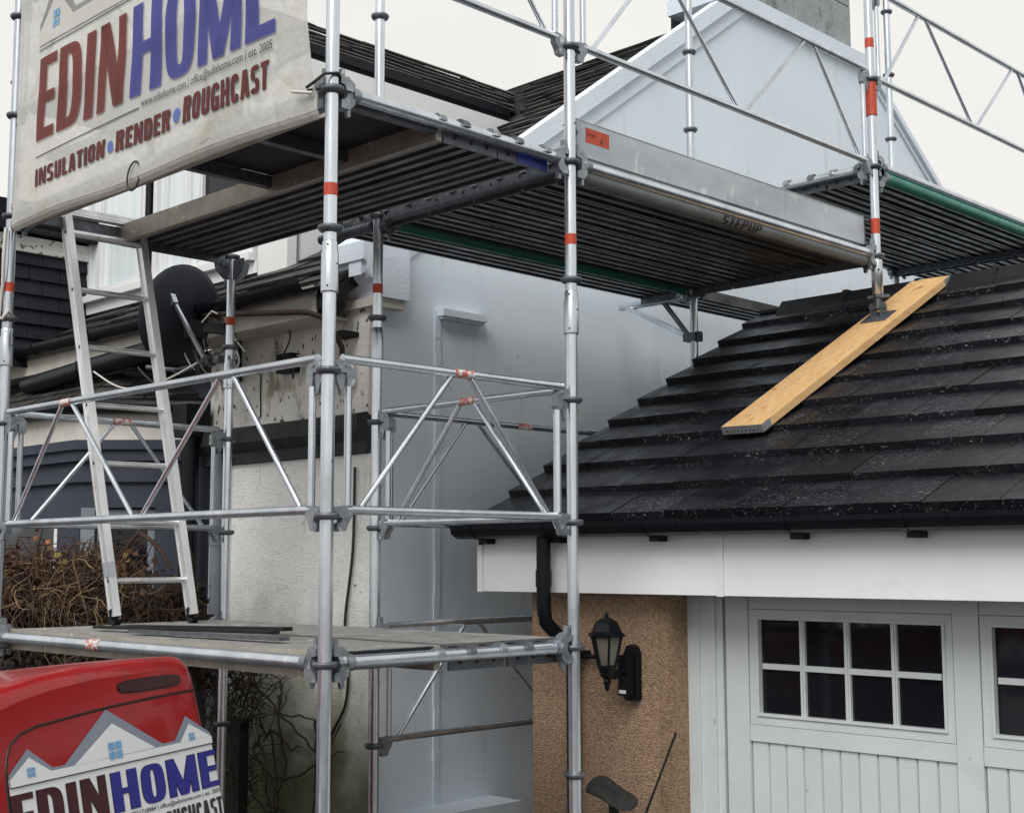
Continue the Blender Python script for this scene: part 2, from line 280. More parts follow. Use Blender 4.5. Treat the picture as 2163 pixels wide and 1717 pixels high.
# ------------------------------------------------------------------ lettering
def sp(v, e): return math.copysign(abs(v)**e, v)
class Glyphs:
    """Heavy condensed capitals built from bars and rounded bands, unit height, width per letter."""
    W = dict(E=.42, D=.5, I=.24, N=.54, H=.53, O=.5, M=.68, S=.48, U=.5, L=.4, A=.54, T=.44, R=.51, G=.5, C=.48, P=.5)
    def __init__(s, tv=.2, th=.16): s.tv, s.th = tv, th
    def polys(s, ch, g=0):
        w, tv, th = s.W[ch], s.tv, s.th; P = []
        def bx(a, b, c, d): P.append([(a-g, b-g), (c+g, b-g), (c+g, d+g), (a-g, d+g)])
        def slant(x0, x1, y0=0, y1=1, t=tv): P.append([(x0-g, y0-g), (x0+t+g, y0-g), (x1+t+g, y1+g), (x1-g, y1+g)])
        def band(cx, cy, a, b, t0, t1, n=14, e=.62):
            for k in range(n):
                q = []
                for t in (t0+(t1-t0)*k/n, t0+(t1-t0)*(k+1)/n):
                    t = math.radians(t); c, s_ = sp(math.cos(t), e), sp(math.sin(t), e)
                    q.append(((cx+(a+g)*c, cy+(b+g)*s_), (cx+max(.01, a-tv-g)*c, cy+max(.01, b-th-g)*s_)))
                P.append([q[0][0], q[1][0], q[1][1], q[0][1]])
        if ch == 'E': bx(0, 0, tv, 1); bx(tv, 0, w, th); bx(tv, 1-th, w, 1); bx(tv, .5-th/2, w*.93, .5+th/2)
        elif ch == 'I': bx(.02, 0, .02+tv, 1)
        elif ch == 'L': bx(0, 0, tv, 1); bx(tv, 0, w, th)
        elif ch == 'T': bx(w/2-tv/2, 0, w/2+tv/2, 1-th); bx(0, 1-th, w, 1)
        elif ch == 'H': bx(0, 0, tv, 1); bx(w-tv, 0, w, 1); bx(tv, .5-th/2, w-tv, .5+th/2)
        elif ch == 'N': bx(0, 0, tv*.85, 1); bx(w-tv*.85, 0, w, 1); slant(w-tv*1.02, .0)
        elif ch == 'M': bx(0, 0, tv*.82, 1); bx(w-tv*.82, 0, w, 1); slant(w/2-tv*.45, .0, 0, 1, tv*.9); slant(w/2-tv*.45, w-tv*.9, 0, 1, tv*.9)
        elif ch == 'A': slant(0, w/2-tv*.62, 0, 1, tv); slant(w-tv, w/2-tv*.38, 0, 1, tv); bx(w*.3, .2, w*.7, .2+th)
        elif ch == 'O': band(w/2, .5, w/2, .5, 0, 360, 28)
        elif ch == 'D': bx(0, 0, tv, 1); band(w*.42, .5, w*.58, .5, -90, 90, 16); bx(tv*.9, 0, w*.42, th); bx(tv*.9, 1-th, w*.42, 1)
        elif ch == 'U': band(w/2, .4, w/2, .4, 180, 360, 16); bx(0, .4, tv, 1); bx(w-tv, .4, w, 1)
        elif ch == 'C': band(w/2, .5, w/2, .5, 22, 338, 26)
        elif ch == 'G': band(w/2, .5, w/2, .5, 22, 300, 24); bx(w-tv, 0.02, w, .5); bx(w*.52, .5-th, w-tv, .5)
        elif ch == 'R': bx(0, 0, tv, 1); band(w*.42, .73, w*.56, .27, -90, 90, 14); bx(tv*.9, 1-th, w*.42, 1); bx(tv*.9, .46, w*.42, .46+th*.9); slant(w-tv, w-tv*1.35, 0, .5, tv)
        elif ch == 'P': bx(0, 0, tv, 1); band(w*.42, .73, w*.56, .27, -90, 90, 14); bx(tv*.9, 1-th, w*.42, 1); bx(tv*.9, .46, w*.42, .46+th*.9)
        elif ch == 'S': band(w/2, .735, w/2, .265, 12, 270, 18); band(w/2, .265, w/2, .265, -168, 90, 18)
        return P
    def word(s, txt, gap=.06):
        x = 0; out = []
        for c in txt: out.append((c, x)); x += s.W[c]+gap
        return out, x-gap
def subq(mb, p, fn, off, mx=.035):
    if len(p) == 3: p = p + [p[2]]
    d = lambda a, b: math.hypot(a[0]-b[0], a[1]-b[1])
    nu = max(1, math.ceil(max(d(p[0], p[1]), d(p[3], p[2]))/mx)); nv = max(1, math.ceil(max(d(p[1], p[2]), d(p[0], p[3]))/mx))
    def g(u, v):
        return fn(*[(p[0][i]*(1-u)+p[1][i]*u)*(1-v)+(p[3][i]*(1-u)+p[2][i]*u)*v for i in (0, 1)], off)
    mb.grid(g, nu, nv, False)
def lettering(txt, x0, x1, y0, y1, fn, off, gl, grow=0, gap=.06, maxe=.035):
    """word fitted to the rectangle; fn(x, y, off) places each print point on its surface"""
    ws, tot = gl.word(txt, gap); sx = (x1-x0)/tot; sy = y1-y0; mb = MB()
    g = grow
    for c, gx in ws:
        for k, p in enumerate(gl.polys(c, g)):
            subq(mb, [(x0+(gx+a)*sx, y0+b*sy) for a, b in p], fn, off+(k % 7)*.00012, maxe)
    return mb
def font_mesh(txt, x0, x1, y0, y1, fn, off, bold=0, name='small_lettering', thick=0):
    cu = bpy.data.curves.new('txt', 'FONT'); cu.body = txt; cu.size = 1; cu.offset = bold; cu.resolution_u = 3; cu.fill_mode = 'FRONT'
    ob = bpy.data.objects.new('txt', cu); COL.objects.link(ob); dg = bpy.context.evaluated_depsgraph_get(); dg.update()
    me = ob.evaluated_get(dg).to_mesh(); vs = [v.co.copy() for v in me.vertices]; fs = [tuple(p.vertices) for p in me.polygons]
    ob.evaluated_get(dg).to_mesh_clear(); bpy.data.objects.remove(ob); bpy.data.curves.remove(cu)
    ax, bx_ = min(v.x for v in vs), max(v.x for v in vs); ay, by = min(v.y for v in vs), max(v.y for v in vs)
    mb = MB(); mb.add([fn(x0+(v.x-ax)/(bx_-ax)*(x1-x0), y0+(v.y-ay)/(by-ay)*(y1-y0), off) for v in vs], fs); return mb

# ================================================================== SETTING
GZ = -1.75
g = MB(); g.poly([(-120, -120, GZ), (120, -120, GZ), (120, 160, GZ), (-120, 160, GZ)])
solo('ground', g, GROUND, (0, 0, GZ), 'damp grey driveway around the houses', 'ground', kind='structure')

# ================================================================== GARAGE
gar = empty('garage', (1.2, 2, GZ), 'tan roughcast garage with a dark tiled roof and white panelled door', 'garage')
b = MB(); b.box((-.95, 2.0, GZ), (-.1, 2.03, .195)); b.box((-.95, 2.03, GZ), (-.85, 6.6, .5)); b.box((-.1, 2.3, GZ), (-.05, 6.6, .3))
b.box((2.6, 2.0, GZ), (3.2, 2.2, .3)); b.box((3.1, 2.2, GZ), (3.2, 6.6, .5)); b.box((-.85, 6.5, GZ), (3.1, 6.6, .5))
part('wall', b, TAN, gar)
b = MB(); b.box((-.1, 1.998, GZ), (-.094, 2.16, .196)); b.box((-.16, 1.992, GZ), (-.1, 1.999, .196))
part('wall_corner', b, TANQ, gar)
# roof: slope z = .56 + .5374 (y - 1.8), ridge at y = 4.34
SL = .5374; RZ = lambda y: .56 + SL*(y-1.8)
ang = math.atan(SL); YR = 4.36
roof = MB(); roof.prism([(1.9, .42), (YR, RZ(YR)-.13), (YR+2.6, .42), (YR+2.6, .46), (YR, RZ(YR)-.075), (1.9, .5)], (-1.1, 0, 0), (0, 1, 0), (0, 0, 1), (4.4, 0, 0))
roof.prism([(2.03, .5), (YR, RZ(YR)-.12), (6.55, .5)], (-.95, 0, 0), (0, 1, 0), (0, 0, 1), (.06, 0, 0))
gr = part('roof', roof, BLACKM, gar)
TW, TG = .302, .26
tb = MB()
Ls = (TG+.07)/math.cos(ang)
# tile in local frame: x across, y up slope, z normal; front edge thick and raised, tail sunk below the course above
tb.hexa([(.0015, 0, -.042), (TW-.0015, 0, -.042), (TW-.0015, Ls, -.064), (.0015, Ls, -.064), (.0015, .004, 0), (TW-.0015, .004, 0), (TW-.0015, Ls, -.043), (.0015, Ls, -.043)])
tb.hexa([(TW-.02, .01, -.02), (TW+.012, .01, -.02), (TW+.012, Ls, -.062), (TW-.02, Ls, -.062), (TW-.02, .01, -.008), (TW+.012, .01, -.008), (TW+.012, Ls, -.051), (TW-.02, Ls, -.051)])
tmesh = tb.mesh('tile', TILE)
RX = Matrix.Rotation(ang, 4, 'X'); gi = WM[gar].inverted()
for r in range(10):
    y = 1.79 + r*TG
    off = 0 if r % 2 == 0 else TW/2
    x = -1.17
    cols = 12
    for c in range(cols):
        xx = x + c*TW - (TW/2 if r % 2 else 0)
        if c == 0 and r % 2:
            # half tile at the verge
            mt = Matrix.Translation((x, y, RZ(y)+random.uniform(-.002, .002))) @ RX @ Matrix.Diagonal((.5, 1, 1, 1))
        else:
            mt = Matrix.Translation((xx, y+random.uniform(-.003, .003), RZ(y)+random.uniform(-.002, .003))) @ RX @ Matrix.Rotation(random.uniform(-.004, .004), 4, 'Z')
        inst('tile', tmesh, gr, gi @ mt)
for (rr_, cc_) in ((0, 7), (0, 9), (1, 8), (2, 6), (1, 5), (3, 8), (0, 4)):
    xm = -1.17 + cc_*TW - (TW/2 if rr_ % 2 else 0); ym = 1.79+rr_*TG; ms = MB()
    for k in range(9):
        yy = ym+.005+k*.026; zz = RZ(yy) - (yy-ym)*.16
        if random.random() < .8: ms.lathe([(.001, -.004), (.005, -.002), (.0055, .001), (.001, .004)], (xm+random.uniform(-.003, .003), yy, zz-.001), 6, (0, -.47, .88))
    part('moss', ms, MOSS, gr, kind='stuff')
# back slope tiles as sheets of courses
bk = MB()
for r in range(10):
    y = YR*2 - (1.79 + r*TG); bk.hexa([(-1.17, y-TG, RZ(1.79+r*TG+TG)-.05), (2.5, y-TG, RZ(1.79+r*TG+TG)-.05), (2.5, y, RZ(1.79+r*TG)-.03), (-1.17, y, RZ(1.79+r*TG)-.03),
        (-1.17, y-TG, RZ(1.79+r*TG+TG)-.03), (2.5, y-TG, RZ(1.79+r*TG+TG)-.03), (2.5, y, RZ(1.79+r*TG)), (-1.17, y, RZ(1.79+r*TG))])
part('back_slope', bk, RIDGE, gar)
rb = MB(); rb.prism([(-.115, -.085), (-.1, -.04), (-.035, .035), (.035, .035), (.1, -.04), (.115, -.085), (.09, -.085), (0, .0), (-.09, -.085)], (0, 0, 0), (0, 1, 0), (0, 0, 1), (.47, 0, 0))
rb.prism([(-.12, -.08), (-.045, .045), (.045, .045), (.12, -.08), (.1, -.06), (0, .01), (-.1, -.06)], (.44, 0, 0), (0, 1, 0), (0, 0, 1), (.03, 0, 0))
rmesh = rb.mesh('ridge_tile', RIDGE)
for k in range(8): inst('ridge_tile', rmesh, gr, gi @ Matrix.Translation((-.98+k*.473, YR-.02, RZ(YR)-.015+random.uniform(-.004, .004))))
# verge boards under the stepped tile ends
b = MB(); b.prism([(1.82, .42), (YR, RZ(YR)-.15), (YR, RZ(YR)-.06), (1.82, .51)], (-1.145, 0, 0), (0, 1, 0), (0, 0, 1), (.03, 0, 0)); part('verge_board', b, BLACKM, gar)
for (xa, xb) in ((-1.152, .266), (.303, 2.6)):
    b = MB(); b.box((xa, 1.86, .195), (xb, 1.88, .52)); part('fascia_board', b, FASC, gar)
b = MB(); b.box((-1.187, 1.852, .192), (-1.153, 1.885, .45)); b.box((.267, 1.853, .191), (.302, 1.882, .5)); part('joint_strip', b, WHITE, gar)
b = MB(); b.box((-1.185, 1.881, .2), (-1.16, 2.4, .43)); part('box_end', b, FASC, gar)
b = MB(); b.box((-1.16, 1.881, .2), (2.6, 2.0, .212)); part('soffit', b, FASC, gar)
# gutter: half round with end stop
def halfgutter(x0, x1, y, z, r=.06, t=.004, n=10):
    m = MB(); pr = []
    for i in range(n+1):
        a = math.pi + math.pi*i/n; pr.append((r*math.cos(a), r*math.sin(a)))
    for i in range(n, -1, -1):
        a = math.pi + math.pi*i/n; pr.append(((r-t)*math.cos(a), (r-t)*math.sin(a)))
    m.prism(pr, (x0, y, z), (0, 1, 0), (0, 0, 1), (x1-x0, 0, 0)); return m
gm = halfgutter(-1.235, 2.6, 1.775, .515, .066); gm.prism([(-.066, 0), (-.05, -.045), (0, -.066), (.05, -.045), (.066, 0)], (-1.24, 1.775, .515), (0, 1, 0), (0, 0, 1), (.006, 0, 0))
gut = part('gutter', gm, BLACK, gar)
for xc in (-1.1, -.62, -.03, .69, 1.2, 1.9):
    m = halfgutter(xc-.014, xc+.014, 1.775, .517, .071); m.box((xc-.02, 1.8, .425), (xc+.035, 1.858, .45)); part('gutter_bracket', m, BLACK, gut)
for xc in (.14, 1.36): part('gutter_joint', halfgutter(xc-.03, xc+.03, 1.775, .519, .0705), BLACK, gut)
b = MB(); b.path([(-.675, 1.79, .47), (-.675, 1.79, .12), (-.672, 1.8, .06), (-.655, 1.87, -.01), (-.635, 1.925, -.06), (-.628, 1.94, -.12), (-.628, 1.94, GZ)], .034, 14)
b.tube((-.675, 1.79, .3), (-.675, 1.79, .22), .038); dp = part('downpipe', b, BLACK, gar)
b = MB(); b.box((-.68, 1.93, -.1), (-.57, 2.0, -.075)); b.tube((-.628, 1.94, -.1), (-.628, 1.94, -.06), .039); part('pipe_clip', b, BLACK, dp)
# door
Yd = 2.15
dr = node('garage_door', gar)
b = MB(); b.box((-.094, 2.12, GZ), (-.03, 2.3, .193)); b.box((-.03, 2.135, GZ), (.045, 2.3, .193)); b.box((.045, 2.15, GZ), (.078, 2.3, .193)); b.box((.078, 2.28, GZ), (.096, 2.31, .193)); b.box((-.03, 2.131, GZ), (-.022, 2.136, .19)); part('door_frame', b, DOORW, dr)
b = MB(); b.box((.094, Yd, GZ), (.212, Yd+.04, .19)); part('stile', b, DOORW, dr)
b = MB(); b.box((1.17, Yd, GZ), (1.276, Yd+.04, .19)); part('stile', b, DOORW, dr)
b = MB(); b.box((2.235, Yd, GZ), (2.34, Yd+.04, .19)); part('stile', b, DOORW, dr)
for x0 in (.214, 1.278):
    x1 = x0+.954
    b = MB(); b.box((x0, Yd+.008, .132), (x1, Yd+.04, .19)); part('top_rail', b, DOORW, dr)
    b = MB(); b.box((x0, Yd+.002, -.434), (x1, Yd+.042, -.364)); part('middle_rail', b, DOORW, dr)
    gx0, gx1, gz0, gz1 = x0+.053, x1-.043, -.313, .087
    b = MB(); b.box((x0+.002, Yd+.004, -.362), (gx0, Yd+.045, .13)); b.box((gx1, Yd+.004, -.362), (x1-.002, Yd+.045, .13)); b.box((gx0, Yd+.004, gz1), (gx1, Yd+.045, .13)); b.box((gx0, Yd+.004, -.362), (gx1, Yd+.045, gz0))
    # glazing bead
    b.box((gx0-.012, Yd-.004, gz0-.012), (gx0, Yd+.004, gz1+.012)); b.box((gx1, Yd-.004, gz0-.012), (gx1+.012, Yd+.004, gz1+.012)); b.box((gx0, Yd-.004, gz1), (gx1, Yd+.004, gz1+.012)); b.box((gx0, Yd-.004, gz0-.012), (gx1, Yd+.004, gz0))
    part('window_frame', b, DOORW, dr)
    cw = (gx1-gx0)/4
    for i in range(4):
        for j in range(2):
            b = MB(); b.box((gx0+i*cw+.002, Yd+.024, gz0+.002+j*.2), (gx0+(i+1)*cw-.002, Yd+.03, gz0+.2+j*.2-.002)); part('pane', b, GLASS, dr)
    b = MB()
    for i in (1, 2, 3):
        b.box((gx0+i*cw-.012, Yd+.008, gz0), (gx0+i*cw+.012, Yd+.024, gz1)); b.box((gx0+i*cw-.005, Yd+.001, gz0), (gx0+i*cw+.005, Yd+.008, gz1))
    part('glazing_bar', b, DOORW, dr)
    b = MB()
    for i in range(4): b.box((gx0+i*cw+.012, Yd+.009, -.125), (gx0+(i+1)*cw-.012, Yd+.024, -.101))
    part('glazing_bar', b, DOORW, dr)
    sw = .954/11
    sm = MB(); sm.hexa([(.006, .012, -1.3), (sw-.006, .012, -1.3), (sw, .03, -1.3), (0, .03, -1.3), (.006, .012, 0), (sw-.006, .012, 0), (sw, .03, 0), (0, .03, 0)])
    smesh = sm.mesh('slat', DOORW)
    for i in range(11): inst('slat', smesh, dr, gi @ Matrix.Translation((x0+i*sw, Yd+random.uniform(-.0015, .0015), -.436)))
    b = MB(); b.box((x0, Yd+.031, GZ), (x1, Yd+.04, -.43)); part('backing', b, DOORW, dr)
b = MB(); b.box((.09, 2.36, GZ), (2.4, 2.4, .2)); part('inner_lining', b, BLACKM, gar)

# ================================================================== HOUSE
hs = empty('house', (-4.5, 6, GZ), 'white gabled house with grey chimney, tiled dormer and cream front pier', 'house')
hi = WM[hs].inverted()
HS = .7236; TP = lambda y: 1.84 + HS*(y-1.55)         # tile plane of the front slope
GX = -1.95
b = MB(); b.prism([(1.801, GZ), (10.4, GZ), (10.4, 2.2), (7.1, 4.45), (5.28, 4.45), (1.801, 1.95)], (GX, 0, 0), (0, 1, 0), (0, 0, 1), (-.3, 0, 0))
part('gable_wall', b, RENDER, hs)
# raised verge coping: upper slab and lower band
CT = lambda y: 3.308 + HS*(y-3.473)
def coping(t0, t1, zf, tr0, tr1, x0, x1, y0=1.55):
    m = MB(); ya = 3.473 + (4.50-3.308)/HS; yb = 7.12; lo = lambda t, z: 3.473 + (z+t-3.308)/HS
    q = lambda y, t: 4.53 - .69*(y-yb) - t
    m.prism([(y0, CT(y0)-t1), (lo(t1, zf), zf), (yb+.02, zf), (yb+.06, q(yb+.06, tr1)), (10.4, q(10.4, tr1)), (10.4, q(10.4, tr0)), (yb+.06, q(yb+.06, tr0)), (yb, 4.53-tr0), (ya, 4.50-t0*.3), (y0, CT(y0)-t0)], (x0, 0, 0), (0, 1, 0), (0, 0, 1), (x1-x0, 0, 0))
    return part('coping', m, COPE, hs)
coping(0, .13, 4.46, 0, .06, -2.005, -1.9, 1.67); coping(.131, .25, 4.43, .061, .11, -2.0, -1.932, 1.95)
b = MB(); b.box((-2.4, 5.02, 4.44), (-1.898, 7.12, 4.56)); part('chimney_base', b, COPE, hs)
# chimney of big cracked blocks
ch = part('chimney', MB().box((-2.44, 5.24, 4.4), (-1.99, 6.92, 6.6)), SOOT, hs)
for (y0, y1, z0, z1) in ((5.22, 6.08, 4.56, 5.0), (6.09, 6.945, 4.56, 4.95), (5.22, 5.8, 5.01, 5.6), (5.81, 6.945, 4.96, 5.6), (5.22, 6.3, 5.61, 6.6), (6.31, 6.945, 5.61, 6.6)):
    m = MB(); m.box((-2.0+random.uniform(0, .006), y0, z0), (-1.965, y1, z1)); part('block', m, STONE, ch)
part('flashing', MB().box((-2.5, 5.19, 4.3), (-2.0, 5.24, 6.6)), SOOT, ch)
# kneeler (moulded corbel at the foot of the coping)
b = MB(); b.prism([(1.66, 2.055), (1.66, 1.955), (1.685, 1.945), (1.695, 1.905), (1.715, 1.865), (1.745, 1.84), (1.765, 1.8), (1.77, 1.766), (1.99, 1.766), (1.99, 2.16), (1.78, 2.14)], (-2.12, 0, 0), (0, 1, 0), (0, 0, 1), (.252, 0, 0))
part('kneeler', b, COPE, hs)
b = MB(); b.box((-2.12, 1.745, 1.715), (-1.885, 1.97, 1.764)); part('kneeler_slab', b, SOFFW, hs)
# front pier
b = MB(); b.box((-3.5, 1.79, GZ), (-1.952, 2.1, .92)); part('pier', b, CREAM, hs)
b = MB(); b.box((-3.5, 1.78, 1.13), (-1.952, 2.1, 1.9)); part('pier_panel', b, PEEL, hs)
b = MB(); b.box((-2.86, 1.774, 1.14), (-1.954, 1.7795, 1.74)); part('render_patch', b, PEEL, hs)
b = MB(); b.prism([(1.8, .92), (1.76, .925), (1.76, .985), (1.7, 1.04), (1.7, 1.125), (1.74, 1.14), (1.8, 1.15)], (-3.56, 0, 0), (0, 1, 0), (0, 0, 1), (1.6, 0, 0)); part('string_course', b, STRING, hs)
# gable odds and ends: stub lintel, bead, foot ledge
b = MB(); b.box((-1.951, 2.26, 1.725), (-1.885, 2.61, 1.765)); b.box((-1.951, 2.27, 1.71), (-1.905, 2.6, 1.724)); part('lintel_stub', b, COPE, hs)
b = MB()
z = 1.76
while z > -.95:
    h = random.uniform(.06, .2); b.box((-1.951, 2.245+random.uniform(-.003, .003), z-h), (-1.938+random.uniform(-.004, .004), 2.285, z)); z -= h
part('render_bead', b, COPE, hs)
b = MB(); b.box((-1.951, 1.8, GZ), (-1.7, 2.69, -.98)); part('foot_ledge', b, RENDER, hs)
# roof tiles: one prototype
PW, PG = .3, .122
ha = math.atan(HS); tl = MB(); Ls = (PG+.03)/math.cos(ha)
tl.hexa([(.003, 0, -.02), (PW-.003, 0, -.02), (PW-.003, Ls, -.045), (.003, Ls, -.045), (.003, 0, 0), (PW-.003, 0, 0), (PW-.003, Ls, -.027), (.003, Ls, -.027)])
pmesh = tl.mesh('tile', SLATE)
b = MB(); b.prism([(1.55, 1.78), (4.98, TP(4.98)-.05), (7.1, TP(4.98)-.05), (10.6, 1.85), (10.6, 1.75), (7.1, TP(4.98)-.12), (4.98, TP(4.98)-.12), (1.55, 1.7)], (-8.5, 0, 0), (0, 1, 0), (0, 0, 1), (6.49, 0, 0))
mr = part('roof', b, BLACKM, hs)
HX = Matrix.Rotation(ha, 4, 'X')
for r in range(30):
    y = 1.5 + r*PG
    x0, nn = (-2.02, 6)
    for c in range(16):
        x = x0 - (c+1)*PW + (PW/2 if r % 2 else 0)
        if x + PW > -2.02: x -= .0
        if r > 3 and c >= (7 if r > 20 else 3): continue
        if r > 27: continue
        sx = 1
        if r % 2 and c == 0: sx = .5
        mt = Matrix.Translation((x, y+random.uniform(-.008, .008), TP(y)+random.uniform(-.004, .008))) @ HX @ Matrix.Rotation(random.uniform(-.02, .02), 4, 'Z') @ Matrix.Diagonal((sx, 1, 1, 1))
        inst('tile', pmesh, mr, hi @ mt)
# upper slope near the chimney
# gutter, fascia and soffit of the front eave
def hg(x0, x1, y, z, r): return halfgutter(x0, x1, y, z, r)
eg = part('eaves_gutter', hg(-8.5, -2.1, 1.47, 1.84, .068), BLACK, hs)
for xc in (-2.75, -3.6, -4.4, -5.2, -6.0): part('gutter_bracket', hg(xc-.015, xc+.015, 1.47, 1.842, .074), BLACK, eg)
b = MB(); b.box((-8.5, 1.53, 1.66), (-2.13, 1.555, 1.83)); part('eaves_fascia', b, SOFFW, hs)
b = MB(); b.box((-8.5, 1.556, 1.66), (-2.13, 1.779, 1.675)); part('eaves_soffit', b, SOFFW, hs)
b = MB(); b.box((-8.5, 1.8, GZ), (-3.5, 2.1, 1.66)); part('front_wall', b, BAYM, hs)
# dormer
DZ = 3.5
b = MB(); b.box((-5.6, 2.08, 1.9), (-3.0, 2.3, DZ)); b.box((-3.1, 2.3, 2.1), (-3.0, 4.2, DZ)); part('dormer_wall', b, WHITE, hs)
def window(x0, x1, z0, z1, y, panes, nm):
    f = 0.05; m = MB(); m.box((x0, y-.03, z0), (x0+f, y+.05, z1)); m.box((x1-f, y-.03, z0), (x1, y+.05, z1)); m.box((x0+f, y-.03, z0), (x1-f, y+.05, z0+f)); m.box((x0+f, y-.03, z1-f), (x1-f, y+.05, z1))
    m.box((x0-.03, y-.08, z0-.05), (x1+.03, y+.04, z0-.002)); m.box((x0-.05, y-.03, z0-.13), (x1+.05, y+.03, z0-.052))
    wd = part(nm, m, WHITE, hs)
    for (a, c, mat) in panes:
        q = MB(); q.box((a, y+.0, z0+f), (c, y+.01, z1-f)); part('pane', q, mat, wd)
        q = MB(); q.box((c, y-.026, z0+f), (c+.045, y+.045, z1-f)); q.box((c+.012, y-.036, z0+f), (c+.03, y-.026, z1-f)); part('mullion', q, WHITE, wd)
    return wd
window(-5.52, -4.67, 2.285, 3.4, 2.0, [(-5.47, -5.33, CURT), (-5.285, -4.76, CURT)], 'dormer_window')
window(-4.58, -3.36, 2.275, 3.4, 2.0, [(-4.53, -4.45, CURT), (-4.405, -4.16, CURT), (-4.115, -4.01, CURT), (-3.965, -3.5, GLASS)], 'dormer_window')
b = MB(); b.tube((-4.625, 1.965, 2.2), (-4.625, 1.965, 3.45), .028, 10); part('dormer_pipe', b, BLACK, hs)
b = MB(); b.box((-3.3, 1.97, 2.1), (-2.99, 2.04, 3.4)); part('dormer_board', b, WHITE, hs)
DA = math.atan(.8); DR = MB()
DR.hexa([(-3.1, 1.9, 3.56), (-3.1, 4.1, 3.56), (-3.65, 4.6, 3.95), (-3.65, 1.9, 3.95), (-3.1, 1.9, 3.6), (-3.1, 4.1, 3.6), (-3.65, 4.6, 4.0), (-3.65, 1.9, 4.0)])
DR.box((-6.4, 1.9, 3.9), (-3.65, 4.9, 3.99)); DR.box((-6.3, 2.0, 3.52), (-3.2, 4.6, 3.55))
drf = part('dormer_roof', DR, BLACKM, hs)
dt = MB(); L2 = .135; dt.hexa([(.003, 0, -.018), (.247, 0, -.018), (.247, L2, -.04), (.003, L2, -.04), (.003, 0, 0), (.247, 0, 0), (.247, L2, -.022), (.003, L2, -.022)])
dmesh = dt.mesh('tile', SLATE)
DM = Matrix.Rotation(math.pi/2, 4, 'Z') @ Matrix.Rotation(DA, 4, 'X')
for r in range(6):
    for c in range(10):
        x = -3.06 - r*.082; y = 1.9 + c*.25 + (.125 if r % 2 else 0)
        if y > 4.0 + r*.07: continue
        inst('tile', dmesh, drf, hi @ Matrix.Translation((x, y, 3.63 + r*.0656 + random.uniform(-.004, .006))) @ DM)
b = MB(); b.prism([(-.075, 0), (-.07, -.06), (-.03, -.1), (.03, -.1), (.06, -.06), (.06, 0), (.05, 0), (.05, -.055), (.025, -.09), (-.025, -.09), (-.06, -.055), (-.065, 0)], (-3.06, 1.9, 3.6), (1, 0, 0), (0, 0, 1), (0, 2.02, 0)); part('dormer_gutter', b, BLACK, hs)
b = MB(); b.box((-3.13, 1.92, 3.44), (-3.1, 3.95, 3.58)); b.box((-3.45, 1.92, 3.43), (-3.13, 3.95, 3.445)); part('dormer_fascia', b, COPE, hs)
for k in range(5):
    vx = MB(); vx.box((-3.02-k*.1-.05, 4.05+k*.1, 3.60+k*.072), (-3.02-k*.1+.04, 4.17+k*.1, 3.66+k*.072)); part('valley_piece', vx, SLATE, drf)
# slate hung cheek of the left dormer
ck = part('cheek', MB().box((-8.2, 1.3, 1.75), (-5.53, 2.07, 2.9)), BLACKM, hs)
for r in range(8):
    for c in range(4):
        m = MB(); y0 = 1.29+c*.235+(.1 if r % 2 else 0); y1 = min(y0+.23, 2.07)
        if y1-y0 < .03: continue
        z0 = 1.72+r*.107
        m.hexa([(-5.5, y0, z0), (-5.5, y1, z0), (-5.485, y1, z0), (-5.485, y0, z0), (-5.53, y0, z0+.13), (-5.53, y1, z0+.13), (-5.515, y1, z0+.13), (-5.515, y0, z0+.13)])
        part('hung_slate', m, HUNG, ck)
b = MB(); b.box((-5.53, 1.26, 2.555), (-5.475, 2.06, 2.668)); part('cheek_board', b, MOSSW, hs)
b = MB(); b.box((-7.8, 1.15, 2.685), (-5.4, 2.0, 2.9)); part('cheek_eave', b, BLACK, hs)
b = MB(); b.box((-8.2, 1.22, 1.8), (-6.2, 1.28, 2.66)); part('left_dormer_front', b, WHITE, hs)
# canted bay with slate roof
bc = [(-3.68, 1.81), (-4.19, 1.3), (-6.4, 1.3), (-6.9, 1.81)]
def ringp(off):   # offset outwards
    return [(-3.68+off*1.2, 1.81), (-4.19+off*.42, 1.3-off), (-6.4-off*.42, 1.3-off), (-6.9-off*1.2, 1.81)]
def bayband(z0, z1, off, nm, mat):
    a = ringp(off); m = MB(); m.prism(a, (0, 0, z0), (1, 0, 0), (0, 1, 0), (0, 0, z1-z0)); return part(nm, m, mat, hs)
# bay wall with the window opening on the canted side left free
def cant(t, z, o=0): return (-3.68-.51*t + .7071*o, 1.81-.51*t - .7071*o, z)
b = MB()
def cpan(t0, t1, z0, z1, o0=-.1, o1=0): 
    return [cant(t0, z0, o0), cant(t1, z0, o0), cant(t1, z0, o1), cant(t0, z0, o1), cant(t0, z1, o0), cant(t1, z1, o0), cant(t1, z1, o1), cant(t0, z1, o1)]
b.hexa(cpan(0, .36, GZ, .87)); b.hexa(cpan(.36, 1, .68, .87)); b.hexa(cpan(.36, 1, GZ, -.5)); b.box((-6.4, 1.3, .62), (-4.19, 1.4, .87)); b.box((-6.4, 1.3, GZ), (-4.19, 1.4, -.5)); b.box((-4.5, 1.301, -.5), (-4.21, 1.4, .62))
part('bay_wall', b, BAYM, hs)
b = MB(); b.hexa(cpan(.88, 1.0, -.5, .68, -.09, .004)); part('bay_corner_trim', b, BAYL, hs)
bw = part('bay_window', MB().hexa(cpan(.37, .43, -.5, .67, -.09, -.03)).hexa(cpan(.8, .87, -.5, .67, -.09, -.03)).hexa(cpan(.43, .8, .61, .67, -.09, -.03)), BAYL, hs)
part('pane', MB().hexa(cpan(.43, .8, -.5, .61, -.085, -.07)), GLASS, bw)
